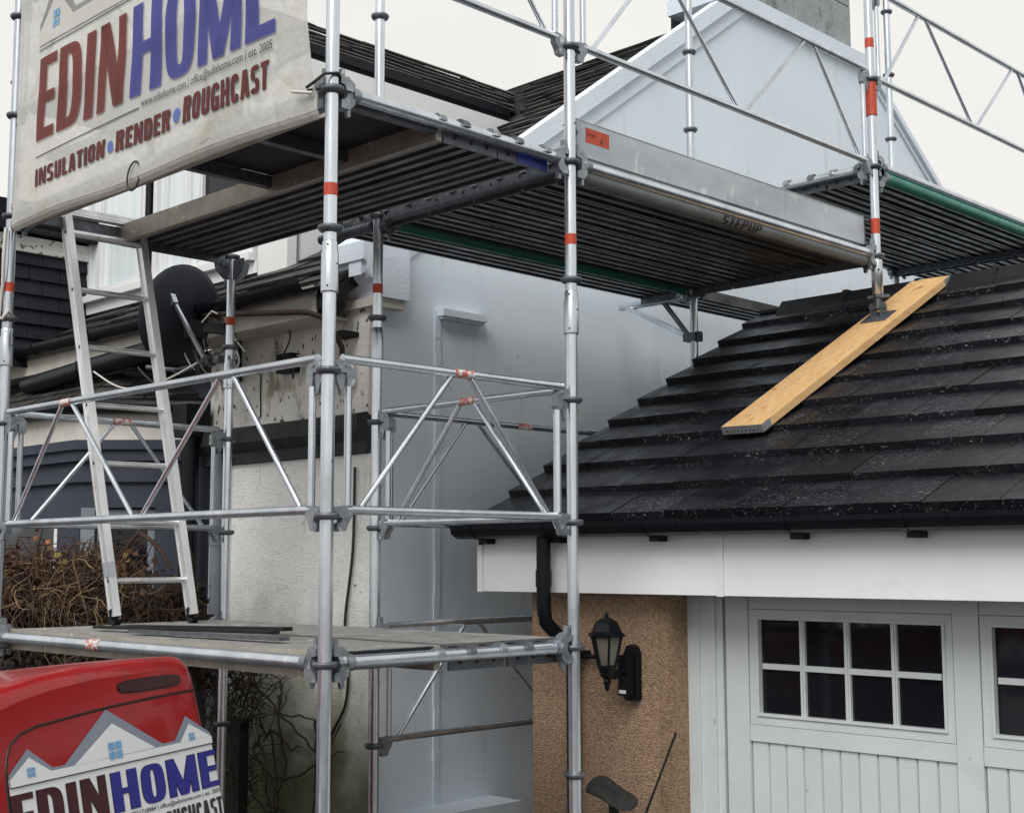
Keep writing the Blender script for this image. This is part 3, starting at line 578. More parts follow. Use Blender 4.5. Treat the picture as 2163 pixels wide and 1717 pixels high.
bw = part('bay_window', MB().box((-4.6, 1.33, -.5), (-4.5, 1.37, .61)), WHITE, hs)
for xm in (-6.3, -5.45): part('mullion', MB().box((xm, 1.33, -.5), (xm+.1, 1.37, .61)), WHITE, bw)
part('pane', MB().box((-6.2, 1.345, -.5), (-4.6, 1.35, .61)), GLASS, bw)
bayband(.84, .875, .03, 'bay_moulding', BAYM); bayband(.876, .97, .012, 'bay_moulding', BAYM); bayband(.971, 1.04, .05, 'bay_moulding', BAYM); bayband(1.041, 1.1, .075, 'bay_moulding', BAYM)
bayband(1.101, 1.27, .045, 'bay_fascia', SOFFW)
def pathgutter(pts, r, nm, mat, par):
    m = MB(); m.path(pts, r, 10); return part(nm, m, mat, par)
a = ringp(.1); pathgutter([(x, y, 1.31) for x, y in a], .05, 'bay_gutter', BLACK, hs)
rf = MB(); A_ = ringp(.07); top = [(-4.0, 1.86), (-4.25, 1.7), (-6.3, 1.7), (-6.6, 1.86)]
for i in range(3): rf.poly([(A_[i][0], A_[i][1], 1.3), (A_[i+1][0], A_[i+1][1], 1.3), (top[i+1][0], top[i+1][1], 1.62), (top[i][0], top[i][1], 1.62)])
br = part('bay_roof', rf, BLACKM, hs)
for i in range(2):
    p0, p1, q0, q1 = V((*A_[i], 1.31)), V((*A_[i+1], 1.31)), V((*top[i], 1.63)), V((*top[i+1], 1.63))
    nr = 5
    for r in range(nr):
        l0, l1 = p0.lerp(q0, r/nr), p1.lerp(q1, r/nr); u0, u1 = p0.lerp(q0, (r+1.25)/nr), p1.lerp(q1, (r+1.25)/nr)
        nc = max(2, int((l1-l0).length/.2))
        for c in range(nc):
            f0, f1 = c/nc+.006, (c+1)/nc-.006; nrm = (l1-l0).cross(u0-l0).normalized()
            if nrm.z < 0: nrm = -nrm
            h = nrm*.012; lo = nrm*(.014+random.uniform(0, .006))
            P = [l0.lerp(l1, f0)+lo, l0.lerp(l1, f1)+lo, u0.lerp(u1, f1), u0.lerp(u1, f0)]
            m = MB(); m.hexa(P+[p+h for p in P]); part('slate', m, SLATE, br)
# dark recess and pipes between bay and pier
b = MB(); b.path([(-3.53, 1.66, 1.28), (-3.53, 1.66, GZ)], .055, 12); b.box((-3.61, 1.58, 1.1), (-3.45, 1.74, 1.3)); part('bay_downpipe', b, BLACK, hs)
b = MB(); b.path([(-3.32, 1.72, .99), (-3.32, 1.72, GZ)], .036, 12); b.tube((-3.32, 1.72, .44), (-3.32, 1.72, .5), .042); b.tube((-3.32, 1.72, -.15), (-3.32, 1.72, -.1), .042); part('pale_downpipe', b, BAYL, hs)
b = MB(); b.box((-3.3, 1.74, -.2), (-3.26, 1.789, .93)); part('pier_edge', b, CREAM, hs)
# rusty service pipe with clips on the pier
b = MB(); b.path([(-3.225, 1.45, 1.806), (-2.645, 1.45, 1.727), (-2.15, 1.45, 1.672), (-2.06, 1.46, 1.655), (-2.02, 1.5, 1.635), (-2.03, 1.58, 1.58), (-2.07, 1.68, 1.5), (-2.11, 1.72, 1.4), (-2.12, 1.73, 1.3)], .016, 8)
sp_ = part('service_pipe', b, IRON, hs)
for z, xx in ((1.56, -2.12), (1.41, -2.2)): part('pipe_clip', MB().box((xx-.05, 1.66, z), (xx+.08, 1.78, z+.028)), BLACKM, sp_)
b = MB(); b.path([(-3.13, 1.7, 1.83), (-3.12, 1.72, 1.75), (-3.14, 1.74, 1.55), (-3.17, 1.76, 1.42)], .017, 8); b.tube((-3.13, 1.7, 1.83), (-3.03, 1.7, 1.8), .02); part('vent_pipe', b, BLACKM, hs)
b = MB(); b.path([(-2.955, 1.772, 1.5), (-2.96, 1.772, 1.35), (-2.952, 1.772, 1.2), (-3.0, 1.77, 1.15)], .004, 5); part('wire', b, BLACKM, hs)
b = MB(); b.box((-2.72, 1.71, 1.42), (-2.58, 1.78, 1.53)); jb = part('junction_box', b, BLACKM, hs)

# things lying on or fixed to the house
b = MB(); b.path([(-5.3, 1.45, 1.565), (-4.5, 1.45, 1.6), (-3.6, 1.45, 1.635)], .062, 16, caps=False); b.path([(-5.3, 1.45, 1.565), (-4.5, 1.45, 1.6), (-3.6, 1.45, 1.635)], .056, 16, caps=False); b.tube((-4.56, 1.45, 1.598), (-4.5, 1.45, 1.6), .067)
b2 = solo('plastic_pipe', b, BLACK, (-4.5, 1.36, 1.6), 'loose length of wide black plastic pipe lying over the bay slates', 'pipe')
dc = empty('satellite_dish', (-3.1, 1.62, 1.5), 'dark grey satellite dish behind the ladder under the eaves gutter', 'satellite dish')
ax = V((-.93, -.17, .26)).normalized(); dcn = V((-3.13, 1.38, 1.76))
prof = [(0.001, 0.0)] + [(.3*k/9, .075*(k/9)**2) for k in range(1, 10)]
b = MB(); b.lathe(prof + [(.302, .082), (.296, .084)] + [(.296*k/9, .012+.07*(k/9)**2) for k in range(8, -1, -1)], dcn, 32, ax); part('dish', b, DISHM, dc)
b = MB(); b.box((-3.1, 1.33, 1.63), (-3.02, 1.44, 1.73)); b.bar((-3.07, 1.38, 1.72), (-3.04, 1.42, 1.42), .05, .05, (0, 1, 0)); b.bar((-3.1, 1.36, 1.7), (-2.9, 1.55, 1.68), .04, .06); part('mount', b, BLACKM, dc)
b = MB(); b.bar((-3.12, 1.25, 1.87), (-2.93, 1.36, 1.5), .022, .016, (0, 1, 0)); b.bar((-3.125, 1.25, 1.89), (-3.09, 1.26, 1.82), .035, .03, (0, 1, 0)); part('feed_arm', b, GALV, dc)
b = MB(); b.path([(-3.5, 1.33, 1.5), (-3.3, 1.4, 1.47), (-3.05, 1.5, 1.5), (-2.95, 1.6, 1.52)], .014, 8); part('pole', b, GALVD, dc)
for pts, r, mt in (([(-3.05, 1.42, 1.66), (-2.98, 1.4, 1.56), (-2.9, 1.42, 1.5), (-2.8, 1.5, 1.47)], .006, CABLE), ([(-3.1, 1.4, 1.6), (-3.0, 1.36, 1.5), (-2.92, 1.36, 1.42), (-2.86, 1.4, 1.36)], .009, CABLE),
                   ([(-3.3, 1.36, 1.47), (-3.15, 1.34, 1.42), (-3.0, 1.35, 1.45), (-2.88, 1.42, 1.52), (-2.8, 1.5, 1.6)], .005, CABLE), ([(-3.02, 1.4, 1.72), (-2.95, 1.42, 1.78), (-2.88, 1.46, 1.74), (-2.84, 1.5, 1.62), (-2.8, 1.55, 1.54)], .005, CABW)):
    m = MB(); m.path(pts, r, 6); part('cable', m, mt, dc)
b = MB(); b.box((-3.0, 1.38, 1.46), (-2.93, 1.44, 1.52)); b.box((-2.9, 1.4, 1.47), (-2.85, 1.45, 1.51)); part('cable_clamp', b, GALVD, dc)
def cable(pts, r, mat, label):
    P = [V(p) for p in pts]; out = []
    for i in range(len(P)-1):       # Catmull-Rom
        p0, p1, p2, p3 = P[max(i-1, 0)], P[i], P[i+1], P[min(i+2, len(P)-1)]
        for k in range(6):
            t = k/6; out.append(.5*((2*p1)+(p2-p0)*t+(2*p0-5*p1+4*p2-p3)*t*t+(3*p1-p0-3*p2+p3)*t**3))
    out.append(P[-1]); m = MB(); m.path(out, r, 6); return solo('cable', m, mat, tuple(P[0]), label, 'cable', 'cables around the satellite dish')
cable([(-3.2, 1.5, 1.78), (-3.05, 1.5, 1.76), (-2.98, 1.55, 1.66), (-2.93, 1.6, 1.5), (-3.05, 1.58, 1.4)], .006, CABW, 'white cable curving from the dish mount behind the short upright')
cable([(-3.22, 1.4, 1.72), (-3.24, 1.42, 1.58), (-3.15, 1.45, 1.46), (-3.05, 1.5, 1.52), (-3.1, 1.47, 1.66)], .005, CABW, 'white cable looping below the dish mount plate')
cable([(-2.72, 1.68, 1.76), (-2.62, 1.7, 1.72), (-2.6, 1.72, 1.62), (-2.66, 1.72, 1.53)], .005, CABLE, 'thin black cable hanging from rusty pipe to junction box')
cable([(-3.0, 1.62, 1.47), (-2.85, 1.68, 1.45), (-2.72, 1.7, 1.48), (-2.62, 1.7, 1.46), (-2.56, 1.72, 1.5), (-2.57, 1.72, 1.38)], .007, CABLE, 'black cable running across the pier into the junction box')
cable([(-2.6, 1.76, 1.52), (-2.54, 1.75, 1.5), (-2.53, 1.75, 1.42), (-2.57, 1.76, 1.34)], .006, CABW, 'white cable curling down the right side of the junction box')
cable([(-3.9, 1.2, 1.5), (-3.6, 1.2, 1.38), (-3.4, 1.25, 1.36), (-3.2, 1.3, 1.4), (-3.0, 1.4, 1.5)], .006, CABW, 'pale cable sagging beneath the satellite dish')
cable([(-3.55, 1.3, 1.5), (-3.4, 1.28, 1.42), (-3.25, 1.3, 1.33), (-3.15, 1.3, 1.3)], .006, CABLE, 'black cable trailing down from the dish rim over slates')
cable([(-2.06, 1.77, .85), (-2.07, 1.77, .4), (-2.13, 1.77, .02), (-2.1, 1.77, -.2), (-2.12, 1.77, -.42), (-2.25, 1.77, -.62), (-2.28, 1.77, -.9)], .008, CABLE, 'thin cable running down the corner of the cream pier')

# ================================================================== SCAFFOLD
ringb = MB(); ringb.lathe([(.026, -.014), (.034, -.016), (.042, -.009), (.045, 0), (.043, .007), (.036, .009), (.026, .006)], (0, 0, 0), 20)
RING = ringb.mesh('ring', GALVD)
def standard(x, y, z0, z1, rings, label, sleeve=1.27, tape=None, name='scaffold_upright', foot=True):
    t = empty(name, (x, y, z0), label, 'scaffold upright', 'scaffold uprights')
    b = MB(); b.tube((0, 0, 0), (0, 0, z1-z0), .02415, 20); part('tube', b, GALV, t, world=False)
    for z in rings: inst('ring', RING, t, Matrix.Translation((0, 0, z-z0)) @ Matrix.Rotation(random.uniform(0, 6), 4, 'Z'))
    if sleeve is not None:
        b = MB(); h = sleeve-z0; b.lathe([(.0245, 0), (.0305, 0), (.031, .004), (.031, .135), (.0275, .148), (.0275, .178), (.0245, .182)], (0, 0, h), 20)
        s = part('sleeve', b, GALV, t, world=False)
        a = math.atan2(CP.y-y, CP.x-x)
        for zz, da in ((.02, -.25), (.1, .95), (.165, -.25)):
            b = MB(); p = V((math.cos(a+da), math.sin(a+da), 0)); b.tube(p*.0255+V((0, 0, h+zz)), p*.0316+V((0, 0, h+zz)), .004, 8)
            part('pin_hole', b, BLACKM, s, world=False)
    for (zz, hh, mt, r) in (tape or []):
        b = MB(); b.lathe([(.0245, 0), (r, 0), (r, hh), (.0245, hh)], (0, 0, zz-z0), 28, smooth=False); part('tag', b, mt, t, world=False)
    if foot:
        b = MB(); b.box((-.075, -.075, 0), (.075, .075, .006)); b.tube((0, 0, 0), (0, 0, .2), .019, 12); b.tube((0, 0, .16), (0, 0, .19), .032, 8); part('base_jack', b, GALVD, t, world=False)
    return t
R_ = lambda a, b: [a+.5*i for i in range(int(round((b-a)/.5))+1)]
TG_ = lambda z: [(z-.022, .045, ORANGE, .02475)]
standard(0, 0, GZ, 3.4, R_(-1.5, 3), 'nearest scaffold upright, at the right end of the banner in front of the cream pier', tape=TG_(1.635))
standard(0, 1.25, GZ, 3.9, R_(-1.5, 3.5), 'scaffold upright standing beside the wall lantern in front of the garage gutter', tape=TG_(1.667))
standard(-2.5, 0, GZ, 3.6, R_(-1.5, 3.5), 'leftmost scaffold upright, at the left edge of the banner', tape=TG_(1.65))
standard(-2.5, 1.25, GZ, 2.0, R_(-1.5, 2), 'short scaffold upright ending under the ribbed deck beside the satellite dish', tape=TG_(1.64))
es = bpy.data.objects['scaffold_upright.003']
b = MB()
for a_, d_ in ((V((1, 0, 0)), V((0, .012, 0))), (V((0, 1, 0)), V((.012, 0, 0)))):
    b.prism([(-.115, .0), (.115, .0), (.1, -.06), (.05, -.105), (-.05, -.105), (-.1, -.06)], V((-2.5, 1.25, 1.975))-d_*.5, a_, (0, 0, 1), d_)
for dx in (-.06, .06): b.tube((-2.5+dx, 1.25, 1.88), (-2.5+dx, 1.25, 1.84), .008, 8)
part('head_bracket', b, GALVD, es)
standard(-1.25, 1.25, GZ, 4.0, R_(-1.5, 3.5), 'scaffold upright at the corner of the cream pier and white gable wall', tape=TG_(1.64))
standard(-1.25, 3.75, GZ, 4.2, R_(-1.5, 4), 'scaffold upright in front of the gable that carries the triangular bracket')
standard(-1.25, 6.25, GZ, 5.2, R_(-1.5, 5), 'farther scaffold upright against the pale sky, at far right behind the orange sleeve')
standard(-2.0, 6.25, GZ, 2.4, R_(-1.5, 2), 'thin far scaffold upright glimpsed over the garage ridge near the plank', name='scaffold_upright')
standard(0, 6.25, 2.3, 4.2, [2.5, 3, 3.5, 4], 'scaffold upright just beyond the right edge holding the far guard', foot=False, sleeve=None)
c = standard(0, 3.75, 1.8, 4.3, [2, 2.5, 3, 3.5, 4], 'scaffold upright with orange sleeve whose swivel foot stands on the timber plank', sleeve=None,
             tape=[(2.12, .085, ORANGE, .0248), (3.18, .055, ORANGE, .0248), (2.79, .19, ORANGE, .0305)], foot=False)
b = MB(); b.lathe([(.0245, 0), (.03, 0), (.031, .19), (.027, .2), (.0245, .2)], (0, 3.75, 1.78), 20); part('sleeve', b, GALV, c)
a = MB(); a.tube((.024, 3.726, 1.915), (.0262, 3.7215, 1.915), .006, 8); part('pin_hole', a, BLACKM, c)
PT = RZ(3.75)+.045
b = MB(); b.tube((0, 3.75, PT+.05), (0, 3.75, 1.85), .0185, 14); b.tube((0, 3.75, 1.765), (0, 3.75, 1.782), .028, 8); b.bar((-.05, 3.735, 1.77), (.065, 3.76, 1.77), .022, .014); part('jack_screw', b, GALVD, c)
b = MB(); u = V((0, math.cos(ang), math.sin(ang))); nn = V((0, -math.sin(ang), math.cos(ang))); o = V((0, 3.75, PT+.004))
P = [o - V((.075, 0, 0)) - u*.075, o + V((.075, 0, 0)) - u*.075, o + V((.075, 0, 0)) + u*.075, o - V((.075, 0, 0)) + u*.075]
b.hexa(P + [p+nn*.006 for p in P]); b.box((-.034, 3.72, PT), (-.026, 3.78, PT+.075)); b.box((.026, 3.72, PT), (.034, 3.78, PT+.075)); b.tube((-.045, 3.75, PT+.055), (.045, 3.75, PT+.055), .012, 10); b.tube((-.036, 3.75, PT+.055), (-.024, 3.75, PT+.055), .032, 14); b.tube((.024, 3.75, PT+.055), (.036, 3.75, PT+.055), .032, 14)
part('swivel_base', b, GALVD, c)

HEADP = [(.027, .05), (.06, .056), (.088, .036), (.094, .0), (.088, -.042), (.066, -.064), (.03, -.062), (.03, -.034), (.05, -.026), (.056, -.012), (.056, .012), (.05, .022), (.027, .026)]
def head(m, o, ax, sgn=1):
    ax = V(ax)*sgn; o = V(o); side = V((-ax.y, ax.x, 0))
    m.prism(HEADP, o - side*.019, ax, (0, 0, 1), side*.038)
    m.prism([(.06, -.062), (.078, -.05), (.078, -.085), (.066, -.088)], o - side*.008, ax, (0, 0, 1), side*.016)
    m.prism([(.033, .052), (.05, .055), (.048, .085), (.037, .085)], o - side*.01, ax, (0, 0, 1), side*.02)
def ledger(p, q, z, label, mat=GALV, r=.02415, heads=True, name='scaffold_ledger', tapeat=None, hmat=None):
    p, q = V((*p, z)), V((*q, z)); ax = (q-p).normalized()
    t = empty(name, tuple(p), label, 'scaffold ledger', 'scaffold ledgers')
    b = MB(); b.tube(p+ax*.085, q-ax*.085, r, 18); part('tube', b, mat, t)
    for e, s in ((p, 1), (q, -1)):
        m = MB(); head(m, e, ax, s); m.tube(e+ax*s*.083, e+ax*s*.115, r+.004, 16); part('wedge_head', m, hmat or HEADM, t)
    if tapeat:
        m = MB(); a = p.lerp(q, tapeat); m.tube(a, a+ax*.1, r+.0006, 18, caps=False); part('tag', m, ORANGEW, t)
    return t
def utransom(p, q, z, label):
    p, q = V((*p, z)), V((*q, z)); ax = (q-p).normalized(); L = (q-p).length; side = V((-ax.y, ax.x, 0))
    t = empty('scaffold_ledger', tuple(p), label, 'scaffold ledger', 'scaffold ledgers')
    b = MB(); a, c = p+ax*.07, q-ax*.07
    for sg in (-1, 1): b.bar(a+side*sg*.024+V((0, 0, -.008)), c+side*sg*.024+V((0, 0, -.008)), .005, .066)
    b.bar(a+V((0, 0, -.04)), c+V((0, 0, -.04)), .053, .005)
    part('channel', b, GALVD, t)
    k = int(L/.16)
    for i in range(k):
        o = p+ax*(L*(i+.5)/k)+V((0, 0, -.012)); m = MB(); m.tube(o-side*.0272, o+side*.0272, .008, 10); part('hole', m, BLACKM, t)
    for e, s in ((p, 1), (q, -1)):
        m = MB(); head(m, e, ax, s); m.prism([(.06, .03), (.14, .03), (.1, -.04), (.06, -.08)], e-side*.012, ax*s, (0, 0, 1), side*.024); part('wedge_head', m, GALVD, t)
    return t
ledger((0, 0), (-2.5, 0), 0, 'thick bright ledger along the front of the lowest deck, above the red van', tapeat=.6)
ledger((0, 0), (0, 1.25), 0, 'short ledger with deck hooks along the right end of the lowest deck')
ledger((-2.5, 0), (-2.5, 1.25), 0, 'short ledger at the left end of the lowest deck beside the twiggy shrub')
ledger((-1.25, 1.25), (0, 1.25), 0, 'ledger along the house side of the lowest deck')
ledger((0, 0), (-2.5, 0), 2, 'long ledger hidden behind the lower hem of the banner')
ledger((0, 0), (0, 1.25), 2, 'short bright ledger with deck hooks at the upper deck above the blue plate')
utransom((-2.5, 0), (-2.5, 1.25), 2, 'short dark ledger at the top of the ladder under the upper deck')
utransom((-1.25, 1.25), (0, 1.25), 2, 'dark cross ledger below the meeting of the two upper decks')
ledger((0, 1.25), (0, 3.75), 2, 'long bright ledger below the silver toe board')
ledger((-1.25, 1.25), (-1.25, 3.75), 1.975, 'dark green ledger under the middle deck in front of the gable', mat=GREEN, r=.032)
utransom((-1.25, 3.75), (0, 3.75), 2, 'ledger closing the far end of the middle deck')
ledger((0, 3.75), (-1.25, 3.75), 2.5, 'short ledger with deck hooks at the near end of the highest deck')
ledger((0, 3.75), (0, 6.25), 2.515, 'bright ledger along the outer edge of the highest deck at far right')
ledger((0, 3.75), (0, 6.25), 2.455, 'pale green tube beneath the outer edge of the highest deck', mat=GREEN, r=.034)
utransom((-1.25, 6.25), (0, 6.25), 2.5, 'dark cross ledger under the highest deck over the garage ridge')
ledger((-1.25, 3.75), (-1.25, 6.25), 2.5, 'inner ledger of the highest deck')
# grey tube with raised lettering below the toe board
gt = empty('lettered_tube', (-.03, 1.33, 1.955), 'grey tube lettered in black below the bright toe board ledger', 'scaffold tube')
b = MB(); b.tube((-.03, 1.33, 1.968), (-.03, 3.66, 1.968), .034, 20); part('tube', b, GREY, gt)
def ontube(x, y, off):     # x along the tube, y round its outer lower face
    a = -.5 + y/.034; r = .0345+off; return V((-.03+math.cos(a)*r, x, 1.968+math.sin(a)*r))
b = lettering('STEPUP', 2.33, 2.65, -.026, .02, ontube, .0012, Glyphs(.17, .13), 0, .1, .008)
b.poly([ontube(2.25, -.022, .0016), ontube(2.275, -.022, .0016), ontube(2.266, .014, .0016)]); b.poly([ontube(2.285, -.022, .0016), ontube(2.31, -.022, .0016), ontube(2.292, .014, .0016)])
part('lettering', b, INKK, gt)
def truss(p, q, z, n, label, tape=None, dark=False):
    p, q = V((*p, 0)), V((*q, 0)); L = (q-p).length; ax = (q-p).normalized(); side = V((-ax.y, ax.x, 0))
    t = empty('guard_frame', (p.x, p.y, z), label, 'guard frame', 'latticed guard frames')
    zt, zb = z+.545, z+.02; P = lambda s, zz: p + ax*s + V((0, 0, zz)); rr = .0165
    b = MB(); b.tube(P(.06, zt), P(L-.06, zt), rr, 14); part('top_rail', b, GALV, t)
    b = MB(); b.tube(P(.08, zb), P(L-.08, zb), rr, 14); part('bottom_rail', b, GALV, t)
    for s in (.088, L-.088):
        b = MB(); b.tube(P(s, zb+.015), P(s, zt-.07), .0135, 12); part('end_post', b, GALV, t)
    seg = L/n
    for k in range(n):
        c = (k+.5)*seg
        for sg in (-1, 1):
            b = MB(); b.tube(P(c+sg*.05*min(1, seg), zt-.014), P(c+sg*(seg/2-(.15 if (k == 0 and sg < 0) or (k == n-1 and sg > 0) else .04)), zb+.012), .0105, 10); part('brace', b, GALV, t)
    for s, sg in ((0, 1), (L, -1)):
        m = MB(); o = P(s, z+.5); a = ax*sg
        m.prism([(.04, .04), (.09, .03), (.108, .012), (.108, -.035), (.1, -.05), (.074, -.05), (.07, -.005), (.03, -.005), (.03, .02)], o - side*.014, a, (0, 0, 1), side*.028)
        m.prism([(.03, -.012), (.066, -.006), (.07, -.02), (.062, -.06), (.052, -.085), (.044, -.055), (.03, -.035)], o - side*.007, a, (0, 0, 1), side*.014)
        m.tube(o + a*.07 - side*.018 + V((0, 0, .02)), o + a*.07 + side*.018 + V((0, 0, .02)), .007, 8)
        part('top_clamp', m, HEADM, t)
        m = MB(); o = P(s, z)
        m.prism([(.03, .014), (.04, .03), (.09, .036), (.1, .03), (.1, -.004), (.082, -.03), (.074, -.052), (.046, -.056), (.036, -.045), (.036, -.03), (.055, -.022), (.055, -.008), (.03, -.008)], o - side*.015, a, (0, 0, 1), side*.03)
        part('bottom_clamp', m, HEADM, t)
    if tape is not None:
        m = MB(); m.tube(P(L*tape, zt), P(L*tape+.1, zt), rr+.0006, 14, caps=False); part('tag', m, ORANGEW, t)
    return t
truss((0, 0), (-2.5, 0), .5, 2, 'long guard frame in front of the ladder above the red van', tape=.73)
truss((0, 0), (0, 1.25), .5, 1, 'nearest short guard frame with an orange tag, right of the nearest upright', tape=.47)
truss((-1.25, 1.25), (0, 1.25), .5, 1, 'short guard frame behind the nearest one, crossing in front of the garage eave', tape=.47)
truss((-2.5, 0), (-2.5, 1.25), .5, 1, 'short guard frame behind the ladder in front of the blue grey bay', tape=.45)
truss((-1.25, 1.25), (-1.25, 3.75), .5, 2, 'dark guard frame along the gable wall disappearing behind the garage roof', tape=.38)
truss((-1.25, 1.25), (-1.25, 3.75), -.5, 2, 'lowest guard frame along the gable wall below the lowest deck')
truss((0, 0), (0, 1.25), 2.5, 1, 'upper guard frame against the sky left of the middle upright')
truss((0, 1.25), (0, 3.75), 2.5, 2, 'long upper guard frame crossing in front of the white gable and chimney')
truss((0, 3.75), (0, 6.25), 3.0, 2, 'upper guard frame against the sky at the top right corner')
truss((0, 0), (-2.5, 0), 2.5, 2, 'guard frame showing faintly through the banner')

# ---- steel deck boards: local x along the board, y across, z up, ledger axis at z = 0
def deck_proto(L, W, label, group, top=True):
    t = empty('deck_board', (0, 0, 0), label, 'deck board', group)
    zt, zu = .037, -.008
    nr = 4; pr = [(0, zt), (0, -.022), (.016, -.022), (.016, -.016), (.007, -.016), (.007, zt-.008)]
    rw = .032
    for k in range(nr-1):
        c = W*(k+1)/nr
        pr += [(c-rw/2-.004, zt-.008), (c-rw/2, zu-.012), (c+rw/2, zu-.012), (c+rw/2+.004, zt-.008)]
    pr += [(W-.007, zt-.008), (W-.007, -.016), (W-.016, -.016), (W-.016, -.022), (W, -.022), (W, zt)]
    b = MB(); b.prism(pr[::-1], (.045, 0, 0), (0, 1, 0), (0, 0, 1), (L-.09, 0, 0)); part('deck_panel', b, DECKM, t, world=False)
    b = MB(); b.box((.05, .004, zt), (L-.05, W-.004, zt+.0025)); 
    part('walking_surface', b, DECKT, t, world=False)
    for s in (0, 1):
        x0 = .036 if s == 0 else L-.044
        b = MB(); b.box((x0, .001, -.06), (x0+.008, W-.001, zt-.012)); ep = part('end_plate', b, GALVD, t, world=False)
        xo = x0-.001 if s == 0 else x0+.009
        for f in (.2, .5, .8):
            b = MB(); b.tube((xo-.0008, W*f, -.03), (xo+.0008, W*f, -.03), .008, 10); part('hole', b, BLACKM, ep, world=False)
        cx = 0 if s == 0 else L; sg = 1 if s == 0 else -1
        for f in (.22, .78):
            m = MB(); y0 = W*f-.017; poly = []; n = 10
            for i in range(n+1):
                a = math.radians(-25+205*i/n); poly.append((.036*math.cos(a), .036*math.sin(a)))
            for i in range(n, -1, -1):
                a = math.radians(-25+205*i/n); poly.append((.0255*math.cos(a), .0255*math.sin(a)))
            m.prism(poly, (cx, y0, 0), (sg, 0, 0), (0, 0, 1), (0, .034, 0)); part('hook', m, GALVD if f < .5 else HEADM, t, world=False)
    return t
def place(o, x, y, z, rz, label=None):
    o.location = (x, y, z); o.rotation_euler = (0, 0, rz)
    if label: o['label'] = label
H90 = math.pi/2
GB = 'ribbed steel deck boards'
W1 = .29
b25 = deck_proto(2.5, W1, 'upper deck board next to the trap hatch, left of the middle upright', GB)
spots = [(-2.5, .565, 2.0, 0, None),
         (-2.5, .86, 2.0, 0, 'upper deck board with blue end plate, left of the middle upright'),
         (-2.5, .60, 0.0, 0, 'lowest deck board next to the access platform, under the ladder feet'),
         (-2.5, .905, 0.0, 0, 'lowest deck board nearest the cream pier')]
names = ['outermost board of the middle deck, behind the silver toe board', 'second board of the middle deck from the silver toe board', 'third board of the middle deck from the silver toe board', 'innermost board of the middle deck, beside the green ledger']
for k in range(4): spots.append((-.02-.305*k, 1.25, 2.0, H90, names[k]))
names = ['outermost board of the highest deck, above the pale green tube', 'second board of the highest deck from the pale green tube', 'third board of the highest deck from the pale green tube', 'innermost board of the highest deck, nearest the gable']
for k in range(4): spots.append((-.02-.305*k, 3.75, 2.5, H90, names[k]))
names = ['outermost board beyond the dark cross ledger over the garage ridge', 'second board beyond the dark cross ledger over the garage ridge', 'third board beyond the dark cross ledger over the garage ridge', 'innermost board beyond the dark cross ledger over the garage ridge']
for k in range(4): spots.append((-.02-.305*k, 6.25, 2.5, H90, names[k]))
spots += [(-1.34, 1.25, 2.0, H90, 'single inner deck board along the gable, between green ledger and bracket'),
          (-1.34, 3.75, 2.0, H90, 'single inner deck board reaching from the bracket to the garage ridge')]
for i, (x, y, z, rz, lb) in enumerate(spots):
    o = b25 if i == 0 else copy_tree(b25)
    place(o, x, y, z, rz, lb)
    if rz and False: pass
    if i == 1:
        m = MB(); m.box((2.463, .11, -.055), (2.4665, .285, .01))
        e = bpy.data.objects.new('blue_plate', m.mesh('blue_plate', BLUE)); COL.objects.link(e); e.parent = o; e['label'] = 'blue painted end plate'
# boards along Y hang from y+ side: local y runs to -X, so shift is already the outer edge
# ---- access platforms with a hatch (aluminium frame, plywood)
def access(z, hatch, label):
    t = empty('access_platform', (-1.25, .3, z), label, 'access platform', 'access platforms with aluminium frames')
    x0, x1, y0, y1 = -2.46, -.04, .04, .53
    for yy, nm in ((y0, 'side_beam'), (y1, 'side_beam')):
        b = MB(); b.box((x0, yy, z-.055), (x1, yy+.03, z+.036)); part(nm, b, ALUD, t)
    hx = -1.15 if hatch else x0
    for xx in ([x0, -1.15, -.62, -.07] if hatch else [x0, -1.7, -.9, -.07]):
        b = MB(); b.box((xx, y0+.03, z-.03), (xx+.04, y1, z+.0215)); part('cross_member', b, GALVD, t)
    b = MB(); b.box((hx+.04 if hatch else x0+.04, y0+.031, z+.022), (x1, y1-.001, z+.033)); part('plywood', b, PLY, t)
    b = MB(); b.box((hx+.04 if hatch else x0+.04, y0+.031, z+.0335), (x1, y1-.001, z+.0365)); part('walking_surface', b, DECKT, t)
    for xx in (x0-.04, x1+.04):
        for yy in (y0+.02, y1-.02):
            m = MB(); poly = []; sg = 1 if xx < -1 else -1
            for i in range(9): a_ = math.radians(-10+190*i/8); poly.append((.031*math.cos(a_), .031*math.sin(a_)))
            for i in range(8, -1, -1): a_ = math.radians(-10+190*i/8); poly.append((.0255*math.cos(a_), .0255*math.sin(a_)))
            m.prism(poly, (xx, yy-.017, z), (sg, 0, 0), (0, 0, 1), (0, .034, 0)); part('hook', m, HEADM, t)
    return t
access(0, False, 'access platform on the lowest deck, its pale side beam just above the red van')
access(2.0, True, 'access platform of the upper deck with an open hatch above the ladder')
for (p, q, h, lab) in (((-1.95, .22, .054), (-.75, .33, .066), .012, 'black plastic batten lying across the lowest deck, upper one'), ((-1.55, .17, .051), (-.55, .23, .053), .014, 'grey batten lying along the lowest deck below the black one')):
    m = MB(); m.bar(p, q, .05, h); solo('batten', m, BLACKM if 'black plastic' in lab else GALVD, p, lab, 'batten', 'battens lying on the lowest deck')
m = MB(); m.bar((-1.8, .3, .056), (-.9, .5, .068), .06, .016); solo('batten', m, BLACKM, (-1.8, .3, .056), 'widest black batten lying on the lowest deck nearest the ladder feet', 'batten', 'battens lying on the lowest deck')

